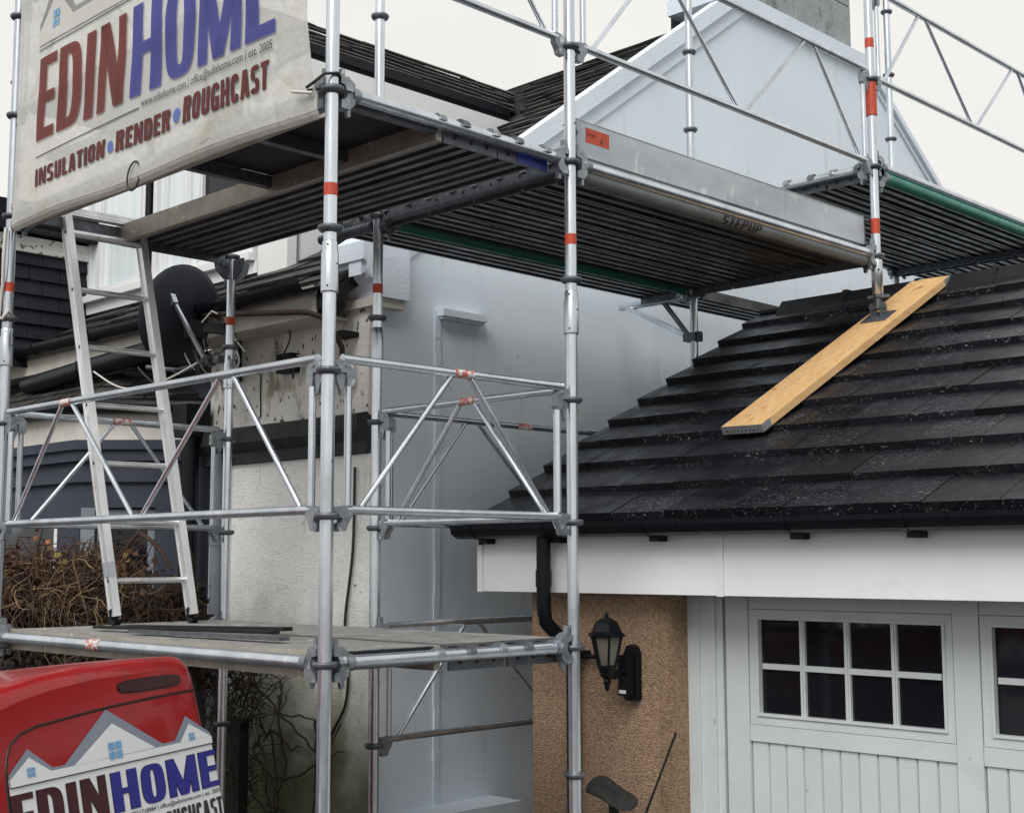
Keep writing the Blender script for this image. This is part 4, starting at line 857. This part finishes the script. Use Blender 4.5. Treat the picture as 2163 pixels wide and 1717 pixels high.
# ---- toe board with sticker
tb_ = empty('toe_board', (-.05, 1.33, 2.06), 'stained silver toe board with an orange sticker marked A', 'toe board')
b = MB(); b.box((-.062, 1.335, 2.058), (-.036, 2.92, 2.212)); b.box((-.062, 2.924, 2.058), (-.036, 3.69, 2.212)); part('board', b, mk('stained_silver_board', (.48, .53, .58), (.34, .38, .42), rough=.5, metal=.2, scale=4, stretch=(1, .5, 1.5), rvar=.1,
    stain=[((.6, .6, .57), 16, .6, (1, .7, .5), .06), ((.14, .14, .14), 38, .685, (1, 1.6, .7), .03)]), tb_)
b = MB(); b.box((-.064, 1.332, 2.2125), (-.034, 3.693, 2.2165)); part('top_edge', b, BANDM, tb_)
b = MB(); b.box((-.07, 3.69, 2.06), (-.02, 3.74, 2.075)); b.box((-.07, 3.69, 2.19), (-.02, 3.74, 2.205)); b.box((-.065, 3.7, 2.07), (-.045, 3.72, 2.2)); b.box((-.05, 1.29, 2.15), (-.03, 1.336, 2.165)); b.prism([(0, 0), (.06, .015), (.0, .03)], (-.03, 1.24, 2.16), (1, 0, 0), (0, 1, 0), (0, 0, .008)); part('end_clip', b, GALVD, tb_)
b = MB(); b.box((-.0359, 1.39, 2.125), (-.0352, 1.545, 2.19)); st = part('sticker', b, ORANGE, tb_)
b = font_mesh('A', 1.485, 1.503, 2.135, 2.158, lambda x, y, off: V((-.0352+off, x, y)), .0008, bold=.03); part('lettering', b, INKK, st)
b = font_mesh('STEP', 1.4, 1.46, 2.155, 2.17, lambda x, y, off: V((-.0352+off, x, y)), .0008); part('lettering', b, INKR, st)

# ---- triangular bracket on the inner upright
br_ = empty('bracket', (-1.25, 3.75, 1.7), 'triangular scaffold bracket sticking out towards the gable wall', 'bracket')
b = MB(); b.tube((-1.3, 3.75, 1.955), (-1.83, 3.75, 1.955), .0242, 16); part('arm', b, GALV, br_)
b = MB(); b.bar((-1.77, 3.75, 1.945), (-1.29, 3.75, 1.7), .045, .028); part('strut', b, GALV, br_)
b = MB(); b.bar((-1.48, 3.75, 1.94), (-1.3, 3.75, 1.72), .028, .022); part('strut', b, GALVD, br_)
b = MB(); b.box((-1.31, 3.715, 1.67), (-1.22, 3.785, 1.72)); b.box((-1.225, 3.73, 1.665), (-1.2, 3.77, 1.725)); part('clamp', b, GALVD, br_)
br2 = empty('bracket', (-1.25, 1.25, 1.7), 'short bracket on the upright at the cream pier corner', 'bracket')
b = MB(); b.tube((-1.3, 1.25, 1.955), (-1.7, 1.25, 1.955), .0242, 16); part('arm', b, GALVD, br2)

# ---- ladder
ld = empty('ladder', (-2.25, .68, .06), 'aluminium ladder standing on the lowest deck and reaching the open hatch', 'ladder')
B0, B1, T0, T1 = V((-2.273, .485, .085)), V((-2.221, .878, .085)), V((-2.41, .225, 2.07)), V((-2.40, .62, 2.07))
stm = mk('scuffed_ladder_aluminium', (.88, .9, .92), (.72, .735, .75), rough=.36, metal=.6, scale=9, stretch=(1, 1, .4), rvar=.1, stain=[((.66, .57, .44), 12, .64, (1, 1, .5), .1), ((.1, .1, .1), 45, .71, (1, 1, 1), .03), ((.8, .79, .76), 30, .64, (1, 1, .4), .05)])
rung_dir = (B1-B0).normalized()
for (p, q) in ((B0, T0), (B1, T1)):
    a = (q-p).normalized(); fw_ = rung_dir.cross(a).normalized()       # box section stile with small lips
    b = MB(); b.bar(p, q, .026, .066, fw_); b.bar(p + fw_*.031, q + fw_*.031, .036, .006, fw_); b.bar(p - fw_*.031, q - fw_*.031, .036, .006, fw_); s_ = part('stile', b, stm, ld)
    for k in range(7):
        c_ = p.lerp(q, .085+.142*k); b = MB(); b.tube(c_ + rung_dir*.0128, c_ + rung_dir*.0145, .009, 10); part('rivet', b, BLACKM, s_)
        b = MB(); b.tube(c_ - rung_dir*.0145, c_ - rung_dir*.0128, .009, 10); part('rivet', b, BLACKM, s_)
    b = MB(); pts = [(.0, .04), (.036, .03), (.04, -.01), (.028, -.036), (.0, -.04), (-.026, -.028), (-.03, -.012), (-.012, -.018), (.006, -.014), (.014, .0), (-.004, .03)]
    b.prism(pts, p - rung_dir*.018 - a*.005, rung_dir*0 + fw_*-1, a, rung_dir*.036); part('rubber_foot', b, BLACK, ld)
for k in range(7):
    f = .085+.142*k; p, q = B0.lerp(T0, f), B1.lerp(T1, f)
    b = MB(); b.tube(p, q, .0145 if k < 6 else .02, 14); part('rung', b, ALU, ld)
p, q = B0.lerp(T0, .99), B1.lerp(T1, .99)
b = MB(); b.bar(p, q, .05, .04); b.bar(p+V((.0, 0, .012)), q+V((0, 0, .012)), .054, .004); b.bar(p+V((0, 0, -.008)), q+V((0, 0, -.008)), .054, .004); b.tube(q, q+(q-p).normalized()*.07, .015); part('top_bar', b, ALU, ld)
c_ = B0.lerp(T0, .115); b = MB(); b.bar(c_ - (T0-B0).normalized()*.04, c_ + (T0-B0).normalized()*.03, .036, .074, rung_dir.cross((T0-B0).normalized())); part('plastic_collar', b, mk('pale_grey_plastic', (.42, .45, .5), rough=.5), ld)

# ---- banner
bn = empty('banner', (-1.25, -.06, 1.93), 'dirty white contractor banner tied between the two front uprights', 'banner')
def xr(z): return -.012 - .068*min(1, max(0, (z-1.97)/.3))**.7
def xl(z): return -2.368 - .02*max(0, (2.1-z)/.2)
def clothy(x, z):
    u_ = (x+2.37)/2.36
    y = -.055 + .003*math.sin(u_*9+z*4) + .002*math.sin(u_*19-z*7) + .004*math.sin(z*5.1+u_*2)
    y += .0015*math.sin((x*1.2+z*2.3)*8)
    edge = min(1, min(u_, 1-u_)*8); return -.045 + (y+.045)*max(.25, edge) - .006
def bfn(u_, v_):
    z = 1.94 + .02*math.sin(u_*11) + .025*abs(math.sin(u_*math.pi*3))*.5 - .01 + (3.35-1.94)*v_ if v_ > 0 else 1.925 + .008*math.sin(u_*11)
    x = xl(z) + (xr(z)-xl(z))*u_; return V((x, clothy(x, z), z))
b = MB(); b.grid(bfn, 90, 46); part('cloth', b, CLOTH, bn)
def bfnhem(u_, v_):
    z = 1.925+.008*math.sin(u_*11); x = xl(z) + (xr(z)-xl(z))*u_
    a_ = v_*math.pi; return V((x, clothy(x, z)+.02*(1-math.cos(a_))+.002, z-.022*math.sin(a_)))
b = MB(); b.grid(bfnhem, 60, 6); part('hem', b, CLOTH, bn)
bf = lambda x, z, off: V((x, clothy(x, z)-off, z))
GL = Glyphs(.19, .13)
def two(txt, x0, x1, z0, z1, mat, fn, par, o=.006, gl=GL, gap=.06, edge=.011, ed=True, nm='lettering'):
    if ed: part(nm+'_outline', lettering(txt, x0, x1, z0, z1, fn, o, gl, edge*.75, gap), INKK, par)
    part(nm, lettering(txt, x0, x1, z0, z1, fn, o+.0013, gl, 0, gap), mat, par)
two('EDIN', -2.125, -1.345, 2.266, 2.664, INKR, bf, bn, ed=False); two('HOME', -1.29, -.26, 2.268, 2.668, INKB, bf, bn, ed=False)
GLT = Glyphs(.2, .17)
two('INSULATION', -2.125, -1.475, 2.055, 2.135, INKR, bf, bn, gl=GLT, gap=.1, edge=.016, nm='small_lettering')
two('RENDER', -1.385, -.965, 2.058, 2.148, INKR, bf, bn, gl=GLT, gap=.1, edge=.016, nm='small_lettering')
two('ROUGHCAST', -.868, -.293, 2.062, 2.17, INKR, bf, bn, gl=GLT, gap=.1, edge=.016, nm='small_lettering')
def disc(cx, cz, r, fn, o, sx=1): return MB().poly([fn(cx+r*sx*math.cos(i*math.pi/10), cz+r*math.sin(i*math.pi/10), o) for i in range(20)])
part('bullet', disc(-1.43, 2.092, .026, bf, .006, .9), DOTB, bn); part('bullet', disc(-.918, 2.108, .03, bf, .006, .9), DOTB, bn)
def strip(x0, z0, x1, z1, h, fn, o, n=16):
    m = MB()
    for k in range(n):
        a_, c_ = k/n, (k+1)/n; m.poly([fn(x0+(x1-x0)*a_, z0+(z1-z0)*a_, o), fn(x0+(x1-x0)*c_, z0+(z1-z0)*c_, o), fn(x0+(x1-x0)*c_, z0+(z1-z0)*c_+h, o), fn(x0+(x1-x0)*a_, z0+(z1-z0)*a_+h, o)])
    return m
part('printed_line', strip(-2.125, 2.19, -1.215, 2.208, .006, bf, .005), INKK, bn)
part('printed_line', strip(-2.145, 2.706, -.2, 2.72, .006, bf, .005), INKK, bn)
part('small_lettering', font_mesh('www.edinhome.com | office@edinhome.com | est. 2005', -1.195, -.275, 2.198, 2.246, bf, .008, bold=.004), INKK, bn)
# printed roof line with three peaks, drawn here and on the van door alike
def peaks(fn, par, sx, sy, x0, z0, o, wcol, gcol):
    q = lambda a_, c_: (x0+a_*sx, z0+c_*sy)
    def pl(pts, mat, oo, nm):
        m = MB(); n = len(pts)
        subq(m, [q(*p) for p in pts], fn, oo, .05); part(nm, m, mat, par)
    outer = [(0, .035), (.082, .094), (.172, .033), (.222, .032), (.43, .163), (.68, .033), (.744, .033), (.818, .103), (.943, .036)]
    base = .003
    for i in range(len(outer)-1):
        a_, c_ = outer[i], outer[i+1]; pl([(a_[0], base), (c_[0], base), c_, a_], gcol, o, 'printed_roof')
    for tri in ([(.004, .024), (.082, .071), (.164, .024)], [(.26, .025), (.447, .121), (.64, .026)], [(.77, .025), (.828, .077), (.942, .025)]):
        pl(tri, wcol, o+.002, 'printed_gable')
    pl([(0, base), (.943, base), (.943, .0245), (0, .0245)], wcol, o+.003, 'printed_gable')
    for (cx, cz, ww, hh) in ((.082, .032, .03, .024), (.445, .043, .06, .048), (.832, .036, .03, .022)):
        for i in (0, 1):
            for j in (0, 1): pl([(cx-ww/2+i*ww*.55, cz-hh/2+j*hh*.55), (cx-ww/2+i*ww*.55+ww*.45, cz-hh/2+j*hh*.55), (cx-ww/2+i*ww*.55+ww*.45, cz-hh/2+j*hh*.55+hh*.45), (cx-ww/2+i*ww*.55, cz-hh/2+j*hh*.55+hh*.45)], INKS, o+.005, 'printed_window')
CLW = mk('banner_print_white', (.86, .85, .82), (.8, .79, .76), rough=.6, trans=.35, clear=.08, rand=False)
peaks(bf, bn, 2.0, 3.4, -2.15, 2.72, .004, CLW, INKG)
def tie(pts, label, mat=CABLE, r=.004):
    m = MB(); m.path(pts, r, 6); solo('cable_tie', m, mat, tuple(pts[0]), label, 'cable tie', 'ties holding the banner')
def loop(c, a, e, lean=0, n=18): return [V((c[0]+a*math.cos(i*2*math.pi/n)+lean*math.sin(i*2*math.pi/n), c[1]+.01*math.cos(i*2*math.pi/n), c[2]+e*math.sin(i*2*math.pi/n))) for i in range(n+2)]
tie(loop((-1.235, -.07, 1.925), .032, .06, .012) , 'black cable tie looped round the lower hem of the banner')
tie([V((-.05, -.075, 2.0)), V((-.02, -.07, 2.01)), V((.02, -.05, 2.04)), V((.035, 0, 2.05)), V((.01, .03, 2.045)), V((-.03, .01, 2.02)), V((-.05, -.07, 1.99))], 'dark tie fixing the lower right corner of the banner to the nearest upright', CABLE, .006)
tie([V((-.12, -.085, 2.0)), V((-.02, -.07, 1.975))], 'white tie end at the lower right corner of the banner', CABW, .006)
tie(loop((-2.5, -.005, 2.67), .03, .008), 'dark tie round the leftmost upright near the top of the banner', GALVD, .006)
tie([V((-2.47, -.04, 1.93)), V((-2.46, -.05, 1.8)), V((-2.49, -.035, 1.66)), V((-2.52, -.03, 1.58)), V((-2.51, -.04, 1.5)), V((-2.47, -.04, 1.49)), V((-2.46, -.02, 1.53)), V((-2.5, .03, 1.51)), V((-2.53, -.01, 1.5))], 'pale strap hanging down the leftmost upright below the banner', CABW, .009)

# ---- board on the garage roof
bo = empty('scaffold_board', (0, 2.5, .97), 'new orange timber scaffold board lying up the garage roof', 'scaffold board')
P0 = V((-.035, 2.505, RZ(2.505)+.006)); P1 = V((.035, 4.31, RZ(4.31)+.006)); dv = (P1-P0).normalized(); sv = V((1, 0, 0)); sv = (sv - dv*sv.dot(dv)).normalized(); nv = sv.cross(dv)
def brd(f0, f1, hw, n0, n1):
    a_, c_ = P0.lerp(P1, f0), P0.lerp(P1, f1)
    return [a_-sv*hw+nv*n0, a_+sv*hw+nv*n0, c_+sv*hw+nv*n0, c_-sv*hw+nv*n0, a_-sv*hw+nv*n1, a_+sv*hw+nv*n1, c_+sv*hw+nv*n1, c_-sv*hw+nv*n1]
part('timber', MB().hexa(brd(.0, 1, .118, 0, .038)), TIMBER, bo)
for (f0, f1, fe0, fe1) in ((0, .035, -.0012, 0), (.965, 1, 1, 1.0012)):
    m = MB(); m.hexa(brd(fe0, fe1, .12, -.001, .039))
    for sg in (-1, 1):
        a_, c_ = P0.lerp(P1, f0)+sv*sg*.119, P0.lerp(P1, f1)+sv*sg*.119
        m.hexa([a_-sv*.0015-nv*.001, a_+sv*.0015-nv*.001, c_+sv*.0015-nv*.001, c_-sv*.0015-nv*.001, a_-sv*.0015+nv*.039, a_+sv*.0015+nv*.039, c_+sv*.0015+nv*.039, c_-sv*.0015+nv*.039])
    eb = part('end_band', m, BANDM, bo)
    if f0 == 0:
        m = MB()
        for k in range(9): c_ = P0+sv*(-.09+.0225*k)-dv*.003+nv*.014; m.tube(c_, c_-dv*.0018, .004, 6)
        part('nail', m, BLACKM, eb)

# ================================================================== VAN
v0, vw, vt, vn = V((-.1528, -.3404, -.243)), V((-.41, .9121, 0)), V((-.1874, -.0843, .9787)), V((.8926, .4013, .2055))
hz = V((vn.x, vn.y, 0)).normalized()
vs_ = lambda s, h, o=0: v0 + vw*s + vt*h + vn*o
van = empty('van', tuple(v0 - hz*1.6 + V((0, 0, GZ-v0.z))), 'red van with a contractor sign on its rear door, parked by the scaffold', 'van')
out = [(.03, -1.2), (.035, -.75), (.02, -.35), (.012, -.2), (.004, .0), (-.006, .12), (-.014, .186), (-.022, .235), (-.036, .272), (-.062, .293), (-.11, .302), (-.3, .305), (-.55, .303), (-.8, .287), (-.93, .268), (-1.03, .245), (-1.07, .215), (-1.09, .17), (-1.1, .1), (-1.115, -.1), (-1.13, -.35), (-1.14, -.75), (-1.14, -1.2)]
cx_, cz_ = -.55, -.4
b = MB(); rings = []
for (ins, dep) in ((.05, 0), (.03, .004), (.014, .014), (.004, .03), (0, .055), (0, .25), (-.01, .8), (-.01, 2.2), (.02, 2.7)):
    rg = []
    for i, (s_, h_) in enumerate(out):
        d_ = V((cx_-s_, 0, cz_-h_)); 
        s2 = s_ + (ins if s_ < cx_ else -ins)*(1 if abs(s_-cx_) > .25 else abs(s_-cx_)/.25); h2 = h_ - (ins if h_ > 0.05 else ins*max(0, (h_+.2)/.25) if h_ > -.2 else 0)
        base = vs_(s2, h2)
        if dep > .06: base = vs_(s2, h2) - hz*dep - V((0, 0, (dep-.05)*.13*max(0, min(1, (h_+.35)/.3))))
        else: base = vs_(s2, h2) - vn*dep
        rg.append(base)
    rings.append(rg)
n = len(out)
vsx = [p for r in rings for p in r]
b.add(vsx, [(k*n+i, k*n+i+1, (k+1)*n+i+1, (k+1)*n+i) for k in range(len(rings)-1) for i in range(n-1)], True)
b.add(rings[0], [tuple(range(n))]); b.add(rings[-1], [tuple(range(n))])
part('body', b, VRED, van)
# lower bonnet and windscreen end
e0 = rings[-1]; m = MB(); fr = [p - hz*(.9 if p.z > v0.z-.3 else 1.3) - (V((0, 0, .75)) if p.z > v0.z-.35 else V((0, 0, 0))) for p in e0]
m.add(e0+fr, [(i, i+1, n+i+1, n+i) for i in range(n-1)], True); m.add(fr, [tuple(range(n))]); part('bonnet', m, VRED, van)
def groove(pts, r, nm='door_seam'):
    m = MB(); m.path([vs_(s_, h_, -.001) for s_, h_ in pts], r, 6); return part(nm, m, VDARK, van)
groove([(-.97, -1.0), (-.962, -.4), (-.951, 0), (-.946, .05), (-.937, .081), (-.918, .112), (-.88, .134), (-.813, .148), (-.64, .16), (-.473, .169), (-.25, .176), (-.055, .179)], .0045)
m = MB(); pts = []
for i in range(24):
    a_ = 2*math.pi*i/24; pts.append((-.28+sp(math.cos(a_), .55)*.158+.0, .2185+sp(math.sin(a_), .55)*.0165))
m.prism(pts, vs_(0, 0, -.004), vw, vt, vn*.009); bl = part('brake_light', m, LENS, van)
m = MB(); m.prism([(-.28+(p[0]+.28)*1.03, .2185+(p[1]-.2185)*1.25) for p in pts], vs_(0, 0, -.004), vw, vt, vn*.0065); part('light_surround', m, VDARK, bl)
# sign on the rear door
vf = lambda s_, h_, o: vs_(s_, h_, o)
sg_ = part('sign', MB().poly([vf(-.947, -.9, .0015), vf(.012, -.9, .0015), vf(.012, -.2, .0015), vf(.0, .024, .0015), vf(-.943, .024, .0015)]), DECAL, van)
peaks(vf, sg_, 1.0, 1.0, -.941, 0, .002, DECAL, VGREY)
part('printed_line', strip(-.947, .0, -.001, .0, .003, vf, .0055, 1), INKK, sg_)
GV = Glyphs(.2, .14)
def vword(txt, a_, c_, z0, z1, mat, gap=.07): two(txt, a_, c_, z0, z1, mat, vf, sg_, .0028, GV, gap, .01)
vword('EDIN', -.947, -.556, -.13, -.018, VMAR); vword('HOME', -.533, .009, -.132, -.019, VBLUE)
part('small_lettering', font_mesh('T: 07821718984 | office@edinhome.com | est. 2005', -.5, .006, -.158, -.14, vf, .004, bold=.006), INKK, sg_)
part('lettering', lettering('ROUGHCAST', -.34, .008, -.225, -.167, vf, .004, Glyphs(.21, .17), 0, .08), INKK, sg_)
part('lettering', lettering('RENDER', -.63, -.37, -.225, -.167, vf, .004, Glyphs(.21, .17), 0, .08), INKK, sg_)
part('lettering', lettering('INSULATION', -.94, -.66, -.225, -.167, vf, .004, Glyphs(.21, .17), 0, .08), INKK, sg_)
m = MB(); m.bar(vs_(-1.1, -1.12, .04), vs_(.0, -1.12, .04), .12, .2, vt); part('bumper', m, BLACK, van)
for s_ in (-1.1, -.02): part('tail_light', MB().hexa([vs_(s_-.04, -.95, 0), vs_(s_+.04, -.95, 0), vs_(s_+.04, -.95, .02), vs_(s_-.04, -.95, .02), vs_(s_-.04, -.6, 0), vs_(s_+.04, -.6, 0), vs_(s_+.04, -.6, .02), vs_(s_-.04, -.6, .02)]), LENS, van)
for d_ in (.7, 3.0):
    for s_ in (-1.1, -.02):
        c_ = v0 + vw*s_ - hz*d_; c_.z = GZ+.3; wv = vw*.09
        wh = part('wheel', MB().tube(c_-wv, c_+wv, .3, 24), BLACK, van); part('rim', MB().tube(c_-wv*1.05, c_+wv*1.05, .19, 20), GALVD, wh)

# ================================================================== GARAGE FRONT ITEMS
lt = empty('wall_lantern', (-.3, 1.99, -.2), 'black coach lantern with frosted panes on the tan garage wall', 'wall lantern')
lc = V((-.3, 1.8, 0)); H6 = 6
def hexl(prof, o, n=6, rot=.35):
    m = MB(); vs = []
    for r, h in prof: vs += [o+V((r*math.cos(rot+2*math.pi*i/n), r*math.sin(rot+2*math.pi*i/n), h)) for i in range(n)]
    m.add(vs, [(k*n+i, k*n+(i+1) % n, (k+1)*n+(i+1) % n, (k+1)*n+i) for k in range(len(prof)-1) for i in range(n)]); m.add(vs[-n:], [tuple(range(n))]); m.add(vs[:n], [tuple(range(n-1, -1, -1))]); return m
part('roof', hexl([(.072, .005), (.088, .008), (.09, .014), (.07, .03), (.06, .055), (.052, .07), (.033, .083), (.012, .092), (.006, .1)], lc).lathe([(.006, .09), (.011, .1), (.006, .112), (.001, .118)], lc, 10), BLACK, lt)
m = MB()
for i in range(6):
    a_ = .35+2*math.pi*i/6; d_ = V((math.cos(a_), math.sin(a_), 0)); m.bar(lc+d_*.071+V((0, 0, .008)), lc+d_*.04+V((0, 0, -.125)), .009, .009, d_)
part('frame', m, BLACK, lt)
part('pane', hexl([(.036, -.122), (.066, .004)], lc), LAMPG, lt)
part('lower_bowl', hexl([(.012, -.205), (.02, -.19), (.016, -.18), (.034, -.165), (.036, -.15), (.046, -.128), (.046, -.118)], lc).lathe([(.001, -.235), (.01, -.225), (.012, -.205)], lc, 10), BLACK, lt)
m = MB(); m.path([lc+V((0, 0, -.165)), lc+V((0, .05, -.168)), V((-.3, 1.9, -.15)), V((-.3, 1.955, -.11))], .017, 10); m.bar(V((-.3, 1.93, -.08)), V((-.3, 1.93, -.26)), .05, .05, (0, 1, 0)); part('arm', m, BLACK, lt)
m = MB(); m.prism([(-.036, -.15), (-.03, -.165), (.03, -.165), (.036, -.15), (.036, .045), (.022, .075), (0, .085), (-.022, .075), (-.036, .045)], (-.3, 1.998, -.12), (1, 0, 0), (0, 0, 1), (0, -.04, 0)); part('back_plate', m, BLACK, lt)
part('sensor_lens', MB().box((-.318, 1.902, -.25), (-.28, 1.945, -.235)), WHITE, lt)
m = MB(); m.path([V((-.6, 1.955, -.1)), V((-.45, 1.97, -.1)), V((-.34, 1.98, -.1))], .012, 6); part('cable', m, BLACK, lt)

orn = empty('garden_ornament', (-.28, 1.8, GZ), 'dark mushroom shaped garden ornament below the wall lantern', 'garden ornament')
m = MB()
def cap(u_, v_):
    a_ = u_*2*math.pi; r = math.sin(min(1, v_*1.05)*math.pi/2)
    x = .125*r*math.cos(a_); z = .05*math.cos(v_*math.pi/2)*(1 - .35*math.cos(a_)) - .035*math.cos(a_)*r + .012*math.sin(a_*3)*r
    return V((-.28+x, 1.8+.1*r*math.sin(a_), -.685+z))
m.grid(cap, 28, 8); m.poly([cap(i/28, 1) - V((0, 0, .002)) for i in range(28)]); part('cap', m, ORNM, orn)
part('stem', MB().tube((-.26, 1.8, GZ), (-.27, 1.8, -.69), .026, 10, .022), ORNM, orn)
m = MB(); m.path([(-.38, 1.78, -1.75), (-.13, 1.84, -.76), (-.02, 1.93, -.4)], .0055, 8); solo('rod', m, BLACKM, (-.38, 1.78, -1.75), 'thin black rod leaning on the tan wall beside the garden ornament', 'rod')

# ================================================================== PLANTS AND POST
random.seed(21)
def twigs(m, n, box, ln, r, curl=.5, up=.1, flat=None, seg=7):
    (x0, y0, z0), (x1, y1, z1) = box
    for _ in range(n):
        cap_ = random.uniform(-.05, .12)
        p = V((random.uniform(x0, x1), random.uniform(y0, y1), z0+(z1-z0)*random.random()**.8)); d = V((random.gauss(0, 1), random.gauss(0, .5), random.gauss(up, .6))).normalized()
        pts = [p.copy()]; L = random.uniform(.5, 1.2)*ln
        for k in range(seg):
            d = (d + V((random.gauss(0, curl), random.gauss(0, curl*.6), random.gauss(-.04, curl)))*.55).normalized(); p = p + d*L/seg
            p.y = min(max(p.y, y0-.05), y1+.05); p.z = min(p.z, z1+cap_); pts.append(p.copy())
        m.path(pts, r*random.uniform(.5, 1.3), 4, .4, caps=False)
def leaf(m, p, s):
    d = V((random.gauss(0, 1), random.gauss(0, 1), random.gauss(-.3, 1))).normalized(); u_ = d.orthogonal().normalized(); w_ = d.cross(u_)
    m.add([p, p+u_*s*.45+d*s*.5+w_*s*.1, p+d*s, p-u_*s*.45+d*s*.5+w_*s*.1], [(0, 1, 2), (0, 2, 3)])
sh = empty('climbing_shrub', (-4, 1.0, GZ), 'bare brown tangle of climbing shrub behind the ladder foot, with a few dead leaves', 'shrub')
m = MB(); twigs(m, 950, ((-5.2, .95, .06), (-3.25, 1.2, .38)), .4, .0045, .8)
twigs(m, 330, ((-3.3, .95, -.15), (-2.78, 1.2, .2)), .3, .0045, .8)
part('twigs', m, TWIG, sh, kind='stuff')
m = MB(); twigs(m, 90, ((-4.9, .9, .0), (-2.9, 1.0, .34)), .55, .0042, .45); part('pale_twigs', m, TWIGP, sh, kind='stuff')
m = MB(); twigs(m, 45, ((-4.6, .95, -.25), (-2.9, 1.15, .1)), .7, .006, .3, .2); part('stems', m, TWIG, sh, kind='stuff')
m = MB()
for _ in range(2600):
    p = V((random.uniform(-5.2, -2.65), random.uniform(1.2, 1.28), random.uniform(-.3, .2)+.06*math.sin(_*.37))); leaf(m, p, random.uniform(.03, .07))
part('withered_shade_leaves', m, mk('withered_shade_leaf', (.04, .022, .013), (.018, .013, .009), rough=.9, scale=20), sh, kind='stuff')  # near-black leaf mass, its dark colour also stands in for shade behind the twigs
m = MB()
for _ in range(130): leaf(m, V((random.uniform(-4.6, -2.8), random.uniform(.9, 1.05), random.gauss(.33, .07))), random.uniform(.025, .05))
part('dry_leaves', m, mk('dry_russet_leaf', (.12, .06, .03), (.07, .035, .018), rough=.9, scale=20), sh, kind='stuff')
for (mat, n, c_, nm) in ((LEAFO, 6, (-3.8, .85, .53), 'orange_leaves'), (LEAFY, 5, (-3.54, .85, .41), 'yellow_leaves'), (LEAFY, 2, (-2.92, .9, .37), 'yellow_leaves')):
    m = MB()
    for k in range(n): leaf(m, V(c_)+V((random.gauss(0, .03), random.gauss(0, .02), random.gauss(0, .045))), .036)
    part(nm, m, mat, sh)
m = MB()
for pts, r in (([(-3.85, .86, .25), (-3.87, .86, .38), (-3.82, .85, .46), (-3.76, .85, .58)], .006), ([(-3.1, 1.0, .25), (-3.08, 1.0, .42), (-2.97, 1.02, .53), (-3.0, 1.02, .62)], .012), ([(-2.95, 1.0, .5), (-2.8, 1.02, .42), (-2.68, 1.04, .3)], .014), ([(-2.75, 1.05, .54), (-2.64, 1.05, .5), (-2.57, 1.08, .4), (-2.6, 1.1, .3), (-2.72, 1.1, .26)], .007)):
    P = [V(p) for p in pts]; o_ = []
    for i in range(len(P)-1):
        p0, p1, p2, p3 = P[max(i-1, 0)], P[i], P[i+1], P[min(i+2, len(P)-1)]
        for k in range(5):
            t = k/5; o_.append(.5*((2*p1)+(p2-p0)*t+(2*p0-5*p1+4*p2-p3)*t*t+(3*p1-p0-3*p2+p3)*t**3))
    m.path(o_+[P[-1]], r, 6, .6)
part('branches', m, TWIG, sh, kind='stuff')
vi = empty('wall_creeper', (-2.75, 1.66, GZ), 'dark bare creeper stems climbing the foot of the cream pier', 'creeper')
m = MB(); twigs(m, 420, ((-3.15, 1.5, -1.3), (-2.72, 1.72, -.12)), .35, .0045, .9)
for pts in ([(-2.9, 1.7, -.34), (-2.7, 1.71, -.44), (-2.6, 1.7, -.5), (-2.4, 1.72, -.5), (-2.2, 1.74, -.58)], [(-2.62, 1.7, -.4), (-2.62, 1.7, -.55), (-2.55, 1.7, -.75), (-2.62, 1.7, -1.0), (-2.75, 1.7, -1.3)],
            [(-2.62, 1.7, -.5), (-2.4, 1.72, -.62), (-2.28, 1.74, -.72), (-2.1, 1.75, -.66)], [(-2.22, 1.72, -.42), (-2.25, 1.72, -.7), (-2.32, 1.72, -1.0), (-2.4, 1.72, -1.5)],
            [(-2.34, 1.74, -.5), (-2.33, 1.74, -.65), (-2.34, 1.74, -.9)], [(-2.62, 1.7, -.85), (-2.4, 1.72, -.8), (-2.25, 1.73, -.7), (-2.12, 1.74, -.52)], [(-2.7, 1.68, -1.0), (-2.5, 1.7, -1.02), (-2.4, 1.7, -1.15), (-2.3, 1.7, -1.5)],
            [(-2.66, 1.7, -.6), (-2.5, 1.7, -.68), (-2.42, 1.7, -.66)], [(-2.6, 1.7, -.33), (-2.6, 1.7, -.45)], [(-2.66, 1.68, -.6), (-2.58, 1.66, -.8), (-2.6, 1.66, -1.1)]):
    P = [V(p) for p in pts]; out_ = []
    for i in range(len(P)-1):
        for k in range(4): out_.append(P[i].lerp(P[i+1], k/4) + V((random.gauss(0, .008), 0, random.gauss(0, .008))))
    m.path(out_+[P[-1]], .0075, 6, .6)
part('stems', m, mk('dark_creeper_stem', (.03, .022, .015), (.05, .04, .025), rough=.85, scale=12), vi, kind='stuff')
m = MB(); m.box((-2.82, 1.47, GZ), (-2.66, 1.53, -.52)); m.box((-2.84, 1.46, -.53), (-2.64, 1.54, -.515)); solo('gate_post', m, POSTM, (-2.74, 1.5, GZ), 'dark rotten timber post beside the creeper, right of the van', 'post')
